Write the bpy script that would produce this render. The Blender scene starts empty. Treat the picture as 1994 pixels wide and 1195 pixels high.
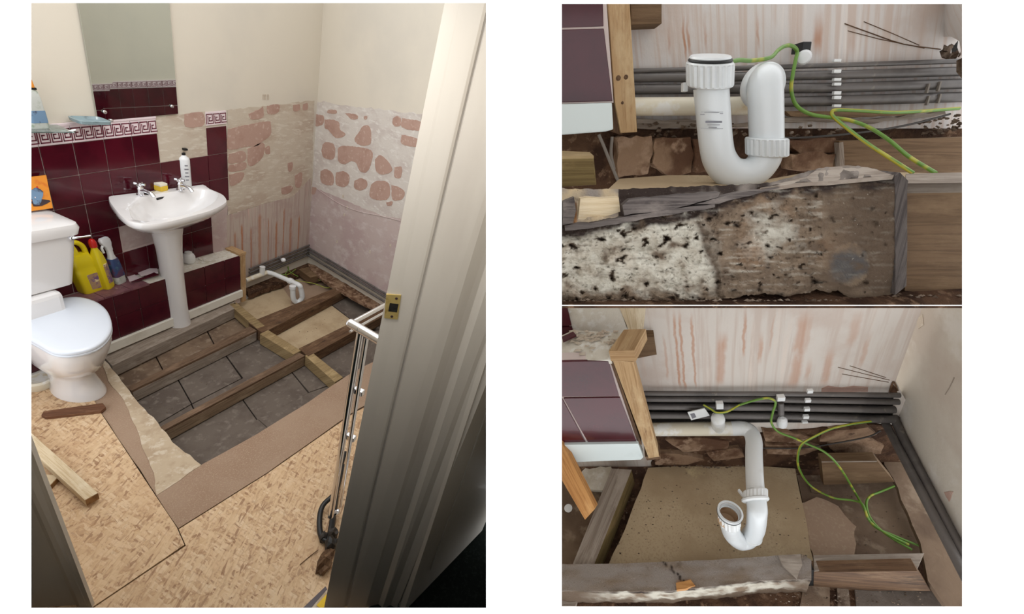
import bpy, bmesh, math, random
from mathutils import Vector, noise
from mathutils.geometry import tessellate_polygon
random.seed(7)
S = bpy.context.scene
COL = S.collection
Vc = Vector

# ------------------------------------------------------------------ camera, sky, exposure
FPX, CX, CY, CAMH = 780.0, 997.0, 597.5, 2.0
def U(v): return Vc(v).normalized()
UPV = U((-492, 1448, 780))                      # straight down, seen from the camera
def _r(x, y): return Vc(((x-CX)/FPX, (y-CY)/FPX, 1.0))
def _f0(x, y): r = _r(x, y); return r*(CAMH/UPV.dot(r))
EX = U(_f0(470, 576) - _f0(212, 684))           # along the basin wall
NA = UPV.cross(EX).normalized()
if NA.z < 0: NA = -NA
def W(v): return Vc((EX.dot(v), NA.dot(v), -UPV.dot(v)))     # camera axes -> world axes
CAM = Vc((0, 0, CAMH))
cam = bpy.data.cameras.new('camera'); camo = bpy.data.objects.new('camera', cam); COL.objects.link(camo)
cx_, cu_, cb_ = W(Vc((1,0,0))), W(Vc((0,-1,0))), W(Vc((0,0,-1)))
from mathutils import Matrix
camo.matrix_world = Matrix(((cx_.x,cu_.x,cb_.x,CAM.x),(cx_.y,cu_.y,cb_.y,CAM.y),(cx_.z,cu_.z,cb_.z,CAM.z),(0,0,0,1)))
cam.sensor_width = 36.0; cam.lens = FPX/1994*36; cam.clip_start = 0.01; cam.clip_end = 100
S.camera = camo
S.view_settings.view_transform = 'Standard'; S.view_settings.look = 'None'
S.view_settings.exposure = 0.0; S.view_settings.gamma = 1.0; S.view_settings.use_curve_mapping = False
wd = bpy.data.worlds.new('sky'); S.world = wd; wd.use_nodes = True
wd.node_tree.nodes['Background'].inputs[0].default_value = (0.97, 0.985, 1.0, 1)
wd.node_tree.nodes['Background'].inputs[1].default_value = 1.72
def area(name, loc, target, size, power, col=(1,1,1), sy=None):
    l = bpy.data.lights.new(name, 'AREA'); l.energy = power; l.color = col; l.size = size
    l.shape = 'RECTANGLE' if sy else 'SQUARE'
    if sy: l.size_y = sy
    o = bpy.data.objects.new(name, l); COL.objects.link(o); o.location = loc
    o.rotation_euler = (Vc(target)-Vc(loc)).to_track_quat('-Z', 'Y').to_euler(); return o
area('bathroom_fill_light', (1.05, 1.35, 2.75), (1.15, 1.5, 0), .9, 15, (1.0, .97, .92))  # added fill that brightens the floor and door frame, no fitting here
area('hall_fill_light', CAM+W(Vc((-.25, -.46, .44))), CAM+W(Vc((-.25, .45, 1.0))), .22, 2.0, (1.0, .96, .90))  # added fill above the doorway, lifts the dark jambs

# ------------------------------------------------------------------ rays and planes
def ray(x, y): return W(_r(x, y))               # scaled to camera depth 1
def D(x, y, z): return CAM + ray(x, y)*z
def Z(x, y, z=0.0): r = ray(x, y); return CAM + r*((z-CAMH)/r.z)
def Y(x, y, yy): r = ray(x, y); return CAM + r*(yy/r.y)
def PL(x, y, n, p): r = ray(x, y); return CAM + r*((p-CAM).dot(n)/r.dot(n))
def near_vert(x, y, q):                          # point of the ray nearest the upright line over q
    r = ray(x, y); a = Vc((r.x, r.y)); b = Vc((q.x, q.y)); return CAM + r*(a.dot(b)/a.dot(a))
def depth(p): return (p-CAM).dot(-cb_)
def mpp(p): return depth(p)/FPX
def pj(p):
    d = p-CAM; z = d.dot(-cb_); return (CX+FPX*d.dot(cx_)/z, CY-FPX*d.dot(cu_)/z)

# ------------------------------------------------------------------ materials
def lin(c):
    f = lambda u: u/12.92 if u <= .04045 else ((u+.055)/1.055)**2.4
    return tuple(f(v/255) for v in c) + (1.0,)
class G:
    def __init__(s, name):
        s.m = bpy.data.materials.new(name); s.m.use_nodes = True; s.t = s.m.node_tree
        s.b = s.t.nodes['Principled BSDF']; s.tc = s.t.nodes.new('ShaderNodeTexCoord')
    def n(s, typ, **kw):
        x = s.t.nodes.new('ShaderNode'+typ)
        for k, v in kw.items():
            if k.startswith('i_'): s.put(x.inputs[k[2:].replace('_', ' ')], v)
            elif k.startswith('k'): s.put(x.inputs[int(k[1:])], v)
            else: setattr(x, k, v)
        return x
    def put(s, sock, v):
        if isinstance(v, bpy.types.NodeSocket): s.t.links.new(v, sock)
        else: sock.default_value = v
    def map(s, co, sc=(1,1,1), rot=0, loc=(0,0,0)):
        return s.n('Mapping', k0=s.tc.outputs[co], i_Scale=sc, i_Rotation=(0,0,rot), i_Location=loc).outputs[0]
    def noise(s, vec, scale, detail=5, rough=.6, dist=0):
        return s.n('TexNoise', i_Vector=vec, i_Scale=scale, i_Detail=detail, i_Roughness=rough, i_Distortion=dist).outputs[0]
    def ramp(s, v, lo, hi, a=0, b=1):
        return s.n('MapRange', interpolation_type='SMOOTHSTEP', k0=v, k1=lo, k2=hi, k3=a, k4=b).outputs[0]
    def mix(s, f, a, b):
        x = s.n('Mix', data_type='RGBA'); s.put(x.inputs[0], f); s.put(x.inputs[6], a); s.put(x.inputs[7], b); return x.outputs[2]
    def math(s, op, a, b=0.0):
        return s.n('Math', operation=op, k0=a, k1=b).outputs[0]
    def bump(s, h, strength, dist=.01):
        s.put(s.b.inputs['Normal'], s.n('Bump', i_Height=h, i_Strength=strength, i_Distance=dist).outputs[0])
def mat(name, col, rough=.5, metal=0, layers=(), bump=None, coat=0, co='Object', spec=.5, rvar=0, attr=None, sss=0):
    """layers: (colour, scale, stretch, low, high[, detail]) ; bump: (scale, stretch, strength, distance)"""
    g = G(name); c = lin(col)
    if attr: c = g.n('VertexColor', layer_name=attr).outputs[0]
    for L in layers:
        k, sc, st, lo, hi = L[:5]
        f = g.ramp(g.noise(g.map(co, st, loc=(random.random()*5, random.random()*5, random.random()*5)), sc, L[5] if len(L) > 5 else 5), lo, hi)
        c = g.mix(f, c, lin(k))
    g.put(g.b.inputs['Base Color'], c)
    g.b.inputs['Roughness'].default_value = rough; g.b.inputs['Metallic'].default_value = metal
    g.b.inputs['Specular IOR Level'].default_value = spec; g.b.inputs['Coat Weight'].default_value = coat
    if sss: g.b.inputs['Subsurface Weight'].default_value = sss; g.b.inputs['Subsurface Scale'].default_value = .01
    if bump: g.bump(g.noise(g.map(co, bump[1]), bump[0], 6, .65), bump[2], bump[3])
    return g.m
def wood(name, a, b, c, dark, rough=.75, wear=.55, sc=1.0):
    """a base, b grain, c blotch, dark stains; grain runs along U"""
    g = G(name); uv = 'UV'
    k = lin(a)
    k = g.mix(g.ramp(g.noise(g.map(uv, (3*sc, 70*sc, 1)), 1.6, 5, .6, 1.5), .42, .62), k, lin(b))
    k = g.mix(g.ramp(g.noise(g.map(uv, (6*sc, 14*sc, 1)), 1.3, 6, .65), .48, .68), k, lin(c))
    k = g.mix(g.ramp(g.noise(g.map(uv, (5*sc, 25*sc, 1), loc=(3,1,0)), 1.5, 7, .7), wear, wear+.16), k, lin(dark))
    g.put(g.b.inputs['Base Color'], k); g.b.inputs['Roughness'].default_value = rough
    g.b.inputs['Specular IOR Level'].default_value = .3
    g.bump(g.noise(g.map(uv, (8*sc, 90*sc, 1)), 2, 6, .7), .55, .004)
    return g.m
def osb(name):
    g = G(name); k = lin((196,164,128))
    cols = [((210,180,144),(184,150,114)), ((218,192,158),(176,142,106)), ((202,170,132),(192,160,124)), ((212,184,150),(168,132,98)), ((206,174,138),(220,196,164)), ((198,166,130),(212,184,148))]
    for i, (p, q) in enumerate(cols):
        v0 = g.n('Mapping', k0=g.tc.outputs['Object'], i_Rotation=(0,0,.3+i*1.13), i_Location=(i*1.7,i*.9,0)).outputs[0]
        v = g.n('Mapping', k0=v0, i_Scale=(27,112,20)).outputs[0]
        wv = g.n('VectorMath', operation='ADD', k0=v, k1=g.n('VectorMath', operation='SCALE', k0=g.n('TexNoise', i_Vector=v, i_Scale=.8).outputs[1], i_Scale=1.3).outputs[0]).outputs[0]
        w = g.n('TexVoronoi', i_Vector=wv, i_Scale=1.0)
        sp = g.n('SeparateColor', k0=w.outputs[1])
        cc = g.mix(sp.outputs[1], lin(p), lin(q))
        k = g.mix(g.ramp(sp.outputs[0], .50, .58, 0, .8), k, cc)
        k = g.mix(g.ramp(sp.outputs[2], .955, .97, 0, .75), k, lin((140,104,76)))
        k = g.mix(g.ramp(w.outputs[0], .62, .85, 0, .35), k, lin((150,114,84)))
    k = g.mix(g.ramp(g.noise(g.map('Object', (3,3,3)), 1.2, 3), .45, .75, 0, .5), k, lin((190,156,120)))
    g.put(g.b.inputs['Base Color'], k); g.b.inputs['Roughness'].default_value = .62; g.b.inputs['Specular IOR Level'].default_value = .35
    g.bump(g.noise(g.map('Object', (1,1,1)), 90, 5), .35, .003)
    return g.m
def streaked(name, base, tint, lines, su=60, rust=(170,112,78), blot=(196,170,160)):
    """plaster with runs of rust down it; lines: (u, half width, v low, v high, strength) in metres on the wall's own UV"""
    g = G(name); uv = g.tc.outputs['UV']; sx = g.n('SeparateXYZ', k0=uv)
    wob = g.math('MULTIPLY', g.math('SUBTRACT', g.noise(g.map('UV', (1, 1, 1)), 22, 3), .5), .012)
    u = g.math('ADD', sx.outputs[0], wob); v = sx.outputs[1]
    k = g.mix(g.ramp(g.noise(g.map('UV', (su, 2.2, 1)), 1, 4, .6, .4), .46, .62), lin(base), lin(tint))
    k = g.mix(g.ramp(g.noise(g.map('UV', (su*.7, 2.5, 1), loc=(4,2,0)), 1, 5, .6), .56, .70), k, lin(blot))
    k = g.mix(g.ramp(g.noise(g.map('UV', (7, 7, 1)), 1, 5), .5, .72), k, lin(tint))
    for (lu, hw, v0, v1, st) in lines:
        f = g.ramp(g.math('ABSOLUTE', g.math('SUBTRACT', u, lu)), hw*.25, hw, st, 0)
        f = g.math('MULTIPLY', f, g.ramp(v, v0, v0+.03)); f = g.math('MULTIPLY', f, g.ramp(v, v1-.05, v1, 1, 0))
        f = g.math('MULTIPLY', f, g.ramp(g.noise(g.map('UV', (30, 9, 1), loc=(lu*9, 0, 0)), 1, 4), .22, .46))
        k = g.mix(f, k, lin(rust))
    g.put(g.b.inputs['Base Color'], k); g.b.inputs['Roughness'].default_value = .85; g.b.inputs['Specular IOR Level'].default_value = .25
    g.bump(g.noise(g.map('UV', (1,1,1)), 60, 6), .25, .003)
    return g.m

M = {}
M['page'] = mat('page_white', (247,247,247), .9, spec=.0)
M['cream'] = mat('cream_emulsion', (212,204,190), .75, layers=[((204,197,185), 1.1, (1,1,1), .45, .7)], bump=(120,(1,1,1),.12,.002), spec=.25)
M['adhesive'] = mat('tile_adhesive', (206,199,192), .9, layers=[((196,186,180), 5, (1,1,2), .45, .6), ((216,211,205), 16, (1,1,2.5), .52, .66), ((184,172,164), 28, (1,1,2), .64, .76)], bump=(70,(1,1,1.6),.5,.004), spec=.2)
M['adhesive_tan'] = mat('tile_adhesive_tan', (196,184,168), .9, layers=[((186,170,154), 5, (1,1,2), .42, .6), ((206,197,183), 14, (1,1,4), .5, .64), ((178,158,142), 26, (1,1,3), .64, .76)], bump=(70,(1,1,3),.5,.004), spec=.2)
M['pink'] = mat('pink_plaster', (178,148,135), .9, layers=[((170,138,125), 9, (1,1,1), .45, .65), ((194,170,158), 40, (1,1,1), .55, .7)], bump=(90,(1,1,1),.4,.003), spec=.2)
M['pink_pale'] = mat('pink_plaster_pale', (190,174,170), .9, layers=[((182,162,160), 4, (1,1,1), .42, .62), ((200,188,185), 10, (1,1,1.5), .5, .68), ((172,148,142), 24, (1,1,1), .66, .78)], bump=(60,(1,1,1),.4,.003), spec=.2)
M['burgundy'] = mat('burgundy_glaze', (78,16,30), .12, layers=[((62,12,24), 7, (1,1,1), .4, .7)], coat=.15, bump=(4,(1,1,1),.05,.004))
M['burgundy2'] = mat('burgundy_glaze_dull', (74,22,34), .2, layers=[((62,18,30), 12, (1,1,1), .4, .7)])
M['grout'] = mat('grout', (205,190,186), .9)
M['bordertile'] = mat('pale_glazed_tile', (224,208,212), .2, coat=.3)
M['key'] = mat('plum_glaze', (110,52,66), .25)
M['ceramic'] = mat('vitreous_china', (226,224,224), .10, coat=.6)
M['seat'] = mat('seat_plastic', (214,220,230), .25, coat=.2)
M['chrome'] = mat('chrome', (225,225,228), .10, 1.0)
M['brass'] = mat('brass', (214,190,122), .35, .45, layers=[((180,150,84), 30, (1,1,1), .5, .7)])
M['black'] = mat('black_rubber', (18,18,19), .5)
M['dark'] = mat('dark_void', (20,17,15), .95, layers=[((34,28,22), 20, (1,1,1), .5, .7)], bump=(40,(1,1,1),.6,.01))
M['pvc'] = mat('white_pvc', (222,224,224), .32, layers=[((200,198,190), 14, (1,1,1), .56, .72), ((180,160,130), 30, (1,1,1), .68, .78)], coat=.1)
M['pvc_clean'] = mat('white_pvc_clean', (216,220,222), .30, layers=[((204,206,206), 10, (1,1,1), .5, .7)], coat=.1)
M['pvc_old'] = mat('yellowed_pvc', (214,206,186), .4, layers=[((190,160,110), 12, (1,1,1), .54, .7), ((226,224,218), 25, (1,1,1), .5, .62)])
M['pvc_in'] = mat('stained_pvc_inside', (190,160,128), .5, layers=[((140,88,50), 20, (1,1,1), .45, .6)])
M['pipe'] = mat('weathered_copper_pipe', (104,99,96), .42, .25, layers=[((84,80,78), 12, (1,1,1), .45, .65), ((128,120,112), 60, (1,1,1), .6, .75)])
M['earth_g'] = None
g = G('earth_cable'); f = g.ramp(g.n('SeparateXYZ', k0=g.tc.outputs['UV']).outputs[1], .70, .76)
f2 = g.ramp(g.noise(g.map('UV', (9,.2,1)), 1, 2), .52, .64)
g.put(g.b.inputs['Base Color'], g.mix(g.math('MAXIMUM', g.math('MULTIPLY', f, .9), g.math('MULTIPLY', f2, .75)), lin((98,138,52)), lin((188,176,60)))); g.b.inputs['Roughness'].default_value = .4; M['earth'] = g.m
M['cable'] = mat('grey_cable', (52,46,42), .6)
M['wire_grey'] = mat('dusty_grey_cable', (120,112,104), .7)
M['clip'] = mat('clip_plastic', (226,228,228), .4)
M['mirror'] = mat('mirror_silver', (206,212,208), .02, 1.0)
M['white_gloss'] = mat('white_gloss_paint', (212,210,202), .35, layers=[((200,198,190), 3, (1,1,1), .5, .7)], coat=.1)
M['door_gloss'] = mat('door_frame_gloss', (203,198,190), .38, layers=[((194,188,180), 4, (1,1,.2), .5, .7)], coat=.08)
M['skirt'] = mat('skirting_paint', (222,218,208), .4, layers=[((206,200,188), 6, (1,1,1), .5, .7)])
M['skirt_cool'] = mat('skirting_gloss_cool', (216,226,226), .3, layers=[((200,210,210), 6, (1,1,1), .5, .7)], coat=.1)
M['dusty'] = mat('dusty_plaster_ledge', (214,208,196), .9, layers=[((196,188,172), 14, (1,1,1), .5, .66), ((228,226,220), 40, (1,1,1), .5, .66)], bump=(60,(1,1,1),.6,.004))
M['ledge_tile'] = mat('mauve_ledge_tile', (122,82,88), .35, layers=[((104,66,74), 20, (1,1,1), .45, .6), ((150,120,118), 40, (1,1,1), .58, .7)])
M['osb'] = osb('osb_flakes')
M['chip'] = mat('old_chipboard', (158,134,114), .85, layers=[((150,124,104), 3, (1,1,1), .40, .66), ((166,144,122), 160, (1,1,1), .5, .66), ((136,110,92), 70, (1,1,1), .66, .78)], bump=(220,(1,1,1),.25,.002), spec=.25)
M['chip_gold'] = mat('damp_chipboard', (186,166,136), .85, layers=[((168,146,116), 6, (1,1,1), .42, .66), ((200,180,140), 14, (1,1,1), .60, .78), ((126,102,82), 40, (1,1,1), .68, .80), ((170,148,120), 240, (1,1,1), .50, .66)], bump=(240,(1,1,1),.3,.002), spec=.25)
M['pale_ply'] = mat('pale_torn_ply', (186,168,144), .85, layers=[((172,152,128), 8, (1,1,1), .45, .62), ((200,186,166), 30, (1,1,1), .5, .65), ((150,126,100), 18, (1,1,1), .64, .76)], bump=(70,(1,1,1),.5,.003), spec=.2)
M['slab'] = mat('dusty_concrete_slab', (104,94,86), .9, layers=[((92,82,75), 6, (1,1,1), .42, .62), ((118,108,100), 22, (1,1,1), .52, .68), ((88,76,66), 60, (1,1,1), .66, .78)], bump=(60,(1,1,1),.5,.004), spec=.2)
M['slab_brown'] = mat('dusty_brown_board', (128,108,90), .9, layers=[((104,86,72), 6, (1,1,1), .42, .62), ((144,126,108), 24, (1,1,1), .52, .68)], bump=(60,(1,1,1),.5,.004), spec=.2)
M['joist'] = wood('old_joist', (108,86,68), (90,70,54), (126,102,82), (62,46,36), wear=.56)
M['joist_grey'] = wood('grey_joist', (150,138,126), (126,112,100), (166,154,142), (96,80,68), wear=.62)
M['joist_face'] = wood('pale_joist_face', (146,124,102), (124,104,84), (162,142,118), (92,72,54), wear=.62)
M['joist_dark'] = wood('dark_stained_joist', (104,78,56), (78,56,40), (124,98,74), (50,36,28), wear=.54)
M['noggin'] = wood('treated_noggin', (150,128,92), (128,108,76), (168,146,108), (96,76,50), wear=.66)
M['noggin_green'] = wood('green_treated_noggin', (118,100,62), (98,80,46), (140,118,78), (70,54,36), wear=.62)
M['pine'] = wood('new_pine', (204,172,128), (184,146,100), (216,190,150), (150,108,68), wear=.70)
M['pine_pale'] = wood('pale_pine', (206,188,158), (188,166,132), (218,204,178), (164,132,96), wear=.72)
M['endgrain'] = mat('sawn_end_grain', (146,108,66), .8, layers=[((122,86,50), 40, (1,1,1), .45, .6)])
M['pine_orange'] = wood('orange_pine', (186,134,78), (162,110,60), (204,156,100), (120,78,44), wear=.66)
M['stud'] = wood('stud_timber', (184,152,112), (160,126,88), (202,176,138), (112,80,54), wear=.60)
M['brownboard'] = wood('brown_board', (114,90,66), (96,74,52), (128,104,78), (78,58,42), wear=.64)
M['batten'] = wood('red_brown_batten', (112,76,54), (92,60,42), (134,98,74), (70,46,34), wear=.6)
M['stone'] = mat('crumbling_stone', (140,114,92), .95, layers=[((96,70,54), 14, (1,1,1), .42, .6), ((160,134,112), 30, (1,1,1), .54, .68), ((62,46,38), 22, (1,1,1), .62, .74)], bump=(40,(1,1,1),.9,.008), spec=.15)
M['soil'] = mat('brown_rubble_soil', (94,70,54), .98, layers=[((66,48,38), 20, (1,1,1), .42, .6), ((128,102,82), 60, (1,1,1), .56, .68)], bump=(60,(1,1,1),1,.01), spec=.1)
M['rubble'] = mat('grey_rubble', (128,112,98), .95, layers=[((84,68,56), 30, (1,1,1), .44, .6), ((176,164,150), 60, (1,1,1), .58, .7)], bump=(80,(1,1,1),1,.006), spec=.15)
M['rot'] = mat('rotten_timber', (150,130,110), .95, layers=[((84,68,56), 160, (1,1,1.4), .66, .76), ((216,208,194), 230, (1,1,1.5), .66, .78), ((120,104,88), 320, (1,1,1.5), .62, .74)], attr='zone', bump=(260,(1,1,1.5),1,.003), spec=.1)
M['carpet'] = mat('dark_hall_carpet', (24,28,26), 1.0, layers=[((34,38,36), 80, (1,1,1), .5, .65)], bump=(200,(1,1,1),.6,.004), spec=.0)
M['yellow'] = mat('yellow_plastic', (226,206,30), .3, coat=.2)
M['red'] = mat('red_plastic', (196,36,30), .35)
M['blue_label'] = mat('blue_label', (52,72,116), .4, layers=[((90,60,90), 20, (1,1,1), .5, .6), ((70,110,130), 30, (1,1,1), .58, .66)])
M['lilac_label'] = mat('lilac_label', (170,140,110), .4, layers=[((120,90,130), 24, (1,1,1), .48, .58), ((220,205,160), 30, (1,1,1), .56, .62)])
M['white_plastic'] = mat('white_plastic', (226,228,230), .35, coat=.1)
M['clear'] = mat('clear_bottle', (196,200,196), .15, layers=[((120,140,110), 12, (1,1,1), .5, .65)])
M['print'] = mat('grey_print', (120,120,128), .5)
M['orange_print'] = mat('orange_print', (222,140,44), .4, layers=[((200,90,30), 8, (1,1,1), .48, .6), ((236,190,80), 14, (1,1,1), .55, .65)])
M['print_blue'] = mat('print_blue', (110,140,170), .4, layers=[((60,60,80), 20, (1,1,1), .5, .6)])
M['print_dark'] = mat('print_dark', (60,44,50), .4)
M['sponge_y'] = mat('yellow_sponge', (226,190,60), .95, bump=(90,(1,1,1),.8,.004))
M['sponge_w'] = mat('white_scourer', (232,226,206), .95, bump=(160,(1,1,1),.6,.003))
g = G('shelf_glass'); g.b.inputs['Transmission Weight'].default_value = .9; g.b.inputs['Roughness'].default_value = .08; g.b.inputs['Base Color'].default_value = lin((214,232,228)); M['glass'] = g.m
M['bluegrey'] = mat('blue_grey_glass_dish', (132,152,158), .12, layers=[((90,108,114), 14, (1,1,1), .5, .65)], coat=.4)

# ------------------------------------------------------------------ mesh builders
def build(name, vs, fs, m, parent=None, ax=None, smooth=None, bevel=0, up=None, cols=None):
    vs = [Vc(v) for v in vs]
    if parent is not None:
        loc = Vc((0,0,0)); q = parent
        while q is not None: loc = loc + Vc(q.location); q = q.parent
        oloc = Vc((0,0,0))
    else:
        loc = Vc((sum(v.x for v in vs)/len(vs), sum(v.y for v in vs)/len(vs), min(v.z for v in vs))); oloc = loc
    me = bpy.data.meshes.new(name); me.from_pydata([v-loc for v in vs], [], fs); me.update()
    bm = bmesh.new(); bm.from_mesh(me)
    bmesh.ops.recalc_face_normals(bm, faces=bm.faces)
    if bevel: bmesh.ops.bevel(bm, geom=[e for e in bm.edges if e.calc_face_angle(0) > .5], offset=bevel, segments=2, affect='EDGES', profile=.6)
    if ax is None:
        lo = [min(v[i] for v in vs) for i in range(3)]; hi = [max(v[i] for v in vs) for i in range(3)]
        e = max(((vs[i]-vs[j]) for i, j in [(0, k) for k in range(1, len(vs), max(1, len(vs)//40))]), key=lambda d: d.length, default=Vc((1,0,0)))
        ax = e
    a = Vc(ax).normalized()
    uvl = bm.loops.layers.uv.new('UVMap')
    for f in bm.faces:
        n = f.normal
        if up is not None: b = Vc(up)
        else:
            b = n.cross(a)
            b = b.normalized() if b.length > .1 else a.orthogonal().normalized()
        for l in f.loops:
            p = l.vert.co + loc; l[uvl].uv = (p.dot(a), p.dot(b))
    bm.to_mesh(me); bm.free()
    if cols is not None:
        at = me.color_attributes.new('zone', 'FLOAT_COLOR', 'POINT')
        for i, c in enumerate(cols): at.data[i].color = c
    if smooth is not None:
        for p in me.polygons: p.use_smooth = True
        me.set_sharp_from_angle(angle=math.radians(smooth))
    o = bpy.data.objects.new(name, me); COL.objects.link(o); o.location = oloc
    if m is not None: me.materials.append(m)
    if parent is not None: o.parent = parent
    return o
def tag(o, label=None, cat=None, group=None, kind=None):
    if label: o['label'] = label
    if cat: o['category'] = cat
    if group: o['group'] = group
    if kind: o['kind'] = kind
    return o
def empty(name, loc, label=None, cat=None, group=None, kind=None):
    o = bpy.data.objects.new(name, None); o.empty_display_size = .05; COL.objects.link(o); o.location = loc
    return tag(o, label, cat, group, kind)
def slab(name, top, thick, m, parent=None, **k):
    n = len(top); t = [Vc(p) for p in top]; vs = t + [p+Vc(thick) for p in t]
    fs = [tuple(range(n)), tuple(range(2*n-1, n-1, -1))] + [(i, (i+1) % n, n+(i+1) % n, n+i) for i in range(n)]
    return build(name, vs, fs, m, parent, **k)
def hexa(name, a, b, m, parent=None, **k):                 # two quads
    vs = list(a)+list(b)
    return build(name, vs, [(0,1,2,3),(7,6,5,4)]+[(i,(i+1)%4,4+(i+1)%4,4+i) for i in range(4)], m, parent, **k)
def box(name, c, hx, hy, hz, m, parent=None, ax=(1,0,0), ay=(0,1,0), az=(0,0,1), **k):
    c = Vc(c); X = Vc(ax).normalized()*hx; Yv = Vc(ay).normalized()*hy; Zv = Vc(az).normalized()*hz
    q = [c-X-Yv-Zv, c+X-Yv-Zv, c+X+Yv-Zv, c-X+Yv-Zv]
    return hexa(name, q, [p+Zv*2 for p in q], m, parent, **k)
def loft(name, rings, m, parent=None, cap0=True, cap1=True, **k):
    n = len(rings[0]); vs = [p for r in rings for p in r]; fs = []
    for j in range(len(rings)-1):
        for i in range(n): fs.append((j*n+i, j*n+(i+1)%n, (j+1)*n+(i+1)%n, (j+1)*n+i))
    if cap0: fs.append(tuple(range(n-1, -1, -1)))
    if cap1: b = (len(rings)-1)*n; fs.append(tuple(range(b, b+n)))
    k.setdefault('smooth', 40)
    return build(name, vs, fs, m, parent, **k)
def cr(pts, k=6):                                          # smooth path through points
    P = [Vc(p) for p in pts]; P = [P[0]*2-P[1]]+P+[P[-1]*2-P[-2]]; out = []
    for i in range(1, len(P)-2):
        for j in range(k):
            t = j/k; a, b, c, d = P[i-1:i+3]
            out.append(.5*((2*b)+(c-a)*t+(2*a-5*b+4*c-d)*t*t+(3*b-a-3*c+d)*t*t*t))
    out.append(P[-2]); return out
def rings_along(path, r, n=12):
    path = [Vc(p) for p in path]; R = []; prev = None
    for i, p in enumerate(path):
        t = (path[min(i+1, len(path)-1)]-path[max(i-1, 0)]).normalized()
        if prev is None: a = t.orthogonal().normalized()
        else: a = prev-t*prev.dot(t); a = a.normalized() if a.length > 1e-6 else t.orthogonal().normalized()
        prev = a; b = t.cross(a); rr = r[i] if isinstance(r, (list, tuple)) else r
        R.append([p+(a*math.cos(2*math.pi*j/n)+b*math.sin(2*math.pi*j/n))*rr for j in range(n)])
    return R
def tube(name, path, r, m, parent=None, n=12, **k):
    o = loft(name, rings_along(path, r, n), m, parent, **k); return o
def cable(name, path, r, m, parent=None, n=8, k=8):
    P = cr(path, k); R = rings_along(P, r, n); vs = [p for q in R for p in q]; fs = []
    for j in range(len(R)-1):
        for i in range(n): fs.append((j*n+i, j*n+(i+1)%n, (j+1)*n+(i+1)%n, (j+1)*n+i))
    fs += [tuple(range(n-1,-1,-1)), tuple(range((len(R)-1)*n, len(R)*n))]
    o = build(name, vs, fs, m, parent, smooth=60)
    uv = o.data.uv_layers[0].data; L = [0]
    for j in range(1, len(P)): L.append(L[-1]+(P[j]-P[j-1]).length)
    for l in o.data.loops:
        j, i = divmod(l.vertex_index, n); uv[l.index].uv = (L[j]*3, i/n)
    return o
def lathe(name, c, axis, prof, m, parent=None, n=24, squash=None, **k):
    """prof: (distance along axis, radius)"""
    c = Vc(c); t = Vc(axis).normalized(); a = t.orthogonal().normalized(); b = t.cross(a)
    R = [[c+t*h+(a*math.cos(2*math.pi*j/n)+b*math.sin(2*math.pi*j/n))*max(r, 1e-4) for j in range(n)] for h, r in prof]
    return loft(name, R, m, parent, **k)
def rrect(cx, cy, z, hx, hy, r, n=6):
    out = []
    for qx, qy, a0 in ((1,1,0),(-1,1,90),(-1,-1,180),(1,-1,270)):
        for i in range(n+1):
            a = math.radians(a0+90*i/n); out.append(Vc((cx+qx*(hx-r)+r*math.cos(a), cy+qy*(hy-r)+r*math.sin(a), z)))
    return out
def rough(poly, amp, step, seed=0, nrm=None):
    """ragged outline: subdivide a flat polygon's edges and push the points about in its plane"""
    rnd = random.Random(seed); P = [Vc(p) for p in poly]
    if nrm is None: nrm = (P[1]-P[0]).cross(P[2]-P[1]).normalized()
    out = []
    for i, p in enumerate(P):
        q = P[(i+1) % len(P)]; d = q-p; n = max(1, int(d.length/step)); s = nrm.cross(d).normalized()
        for j in range(n):
            out.append(p+d*(j/n)+s*rnd.uniform(-amp, amp)*(1 if j else .5)+d.normalized()*rnd.uniform(-.3, .3)*step*(1 if j else 0))
    return out
def blob(name, c, r, m, parent=None, seed=0, amp=.35, sc=(1,1,1), sub=2):
    bm = bmesh.new(); bmesh.ops.create_icosphere(bm, subdivisions=sub, radius=1); o = Vc((seed*3.1, seed*1.7, 0))
    vs = []
    for v in bm.verts:
        k = 1+amp*noise.noise(v.co*1.7+o)*1.6; vs.append(Vc(c)+Vc((v.co.x*sc[0], v.co.y*sc[1], v.co.z*sc[2]))*r*k)
    fs = [tuple(v.index for v in f.verts) for f in bm.faces]; bm.free()
    return build(name, vs, fs, m, parent)
def polyhole(outer, hole):                                 # triangles of a flat polygon with a hole
    return [tuple(t) for t in tessellate_polygon([outer, hole])], list(outer)+list(hole)

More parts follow.
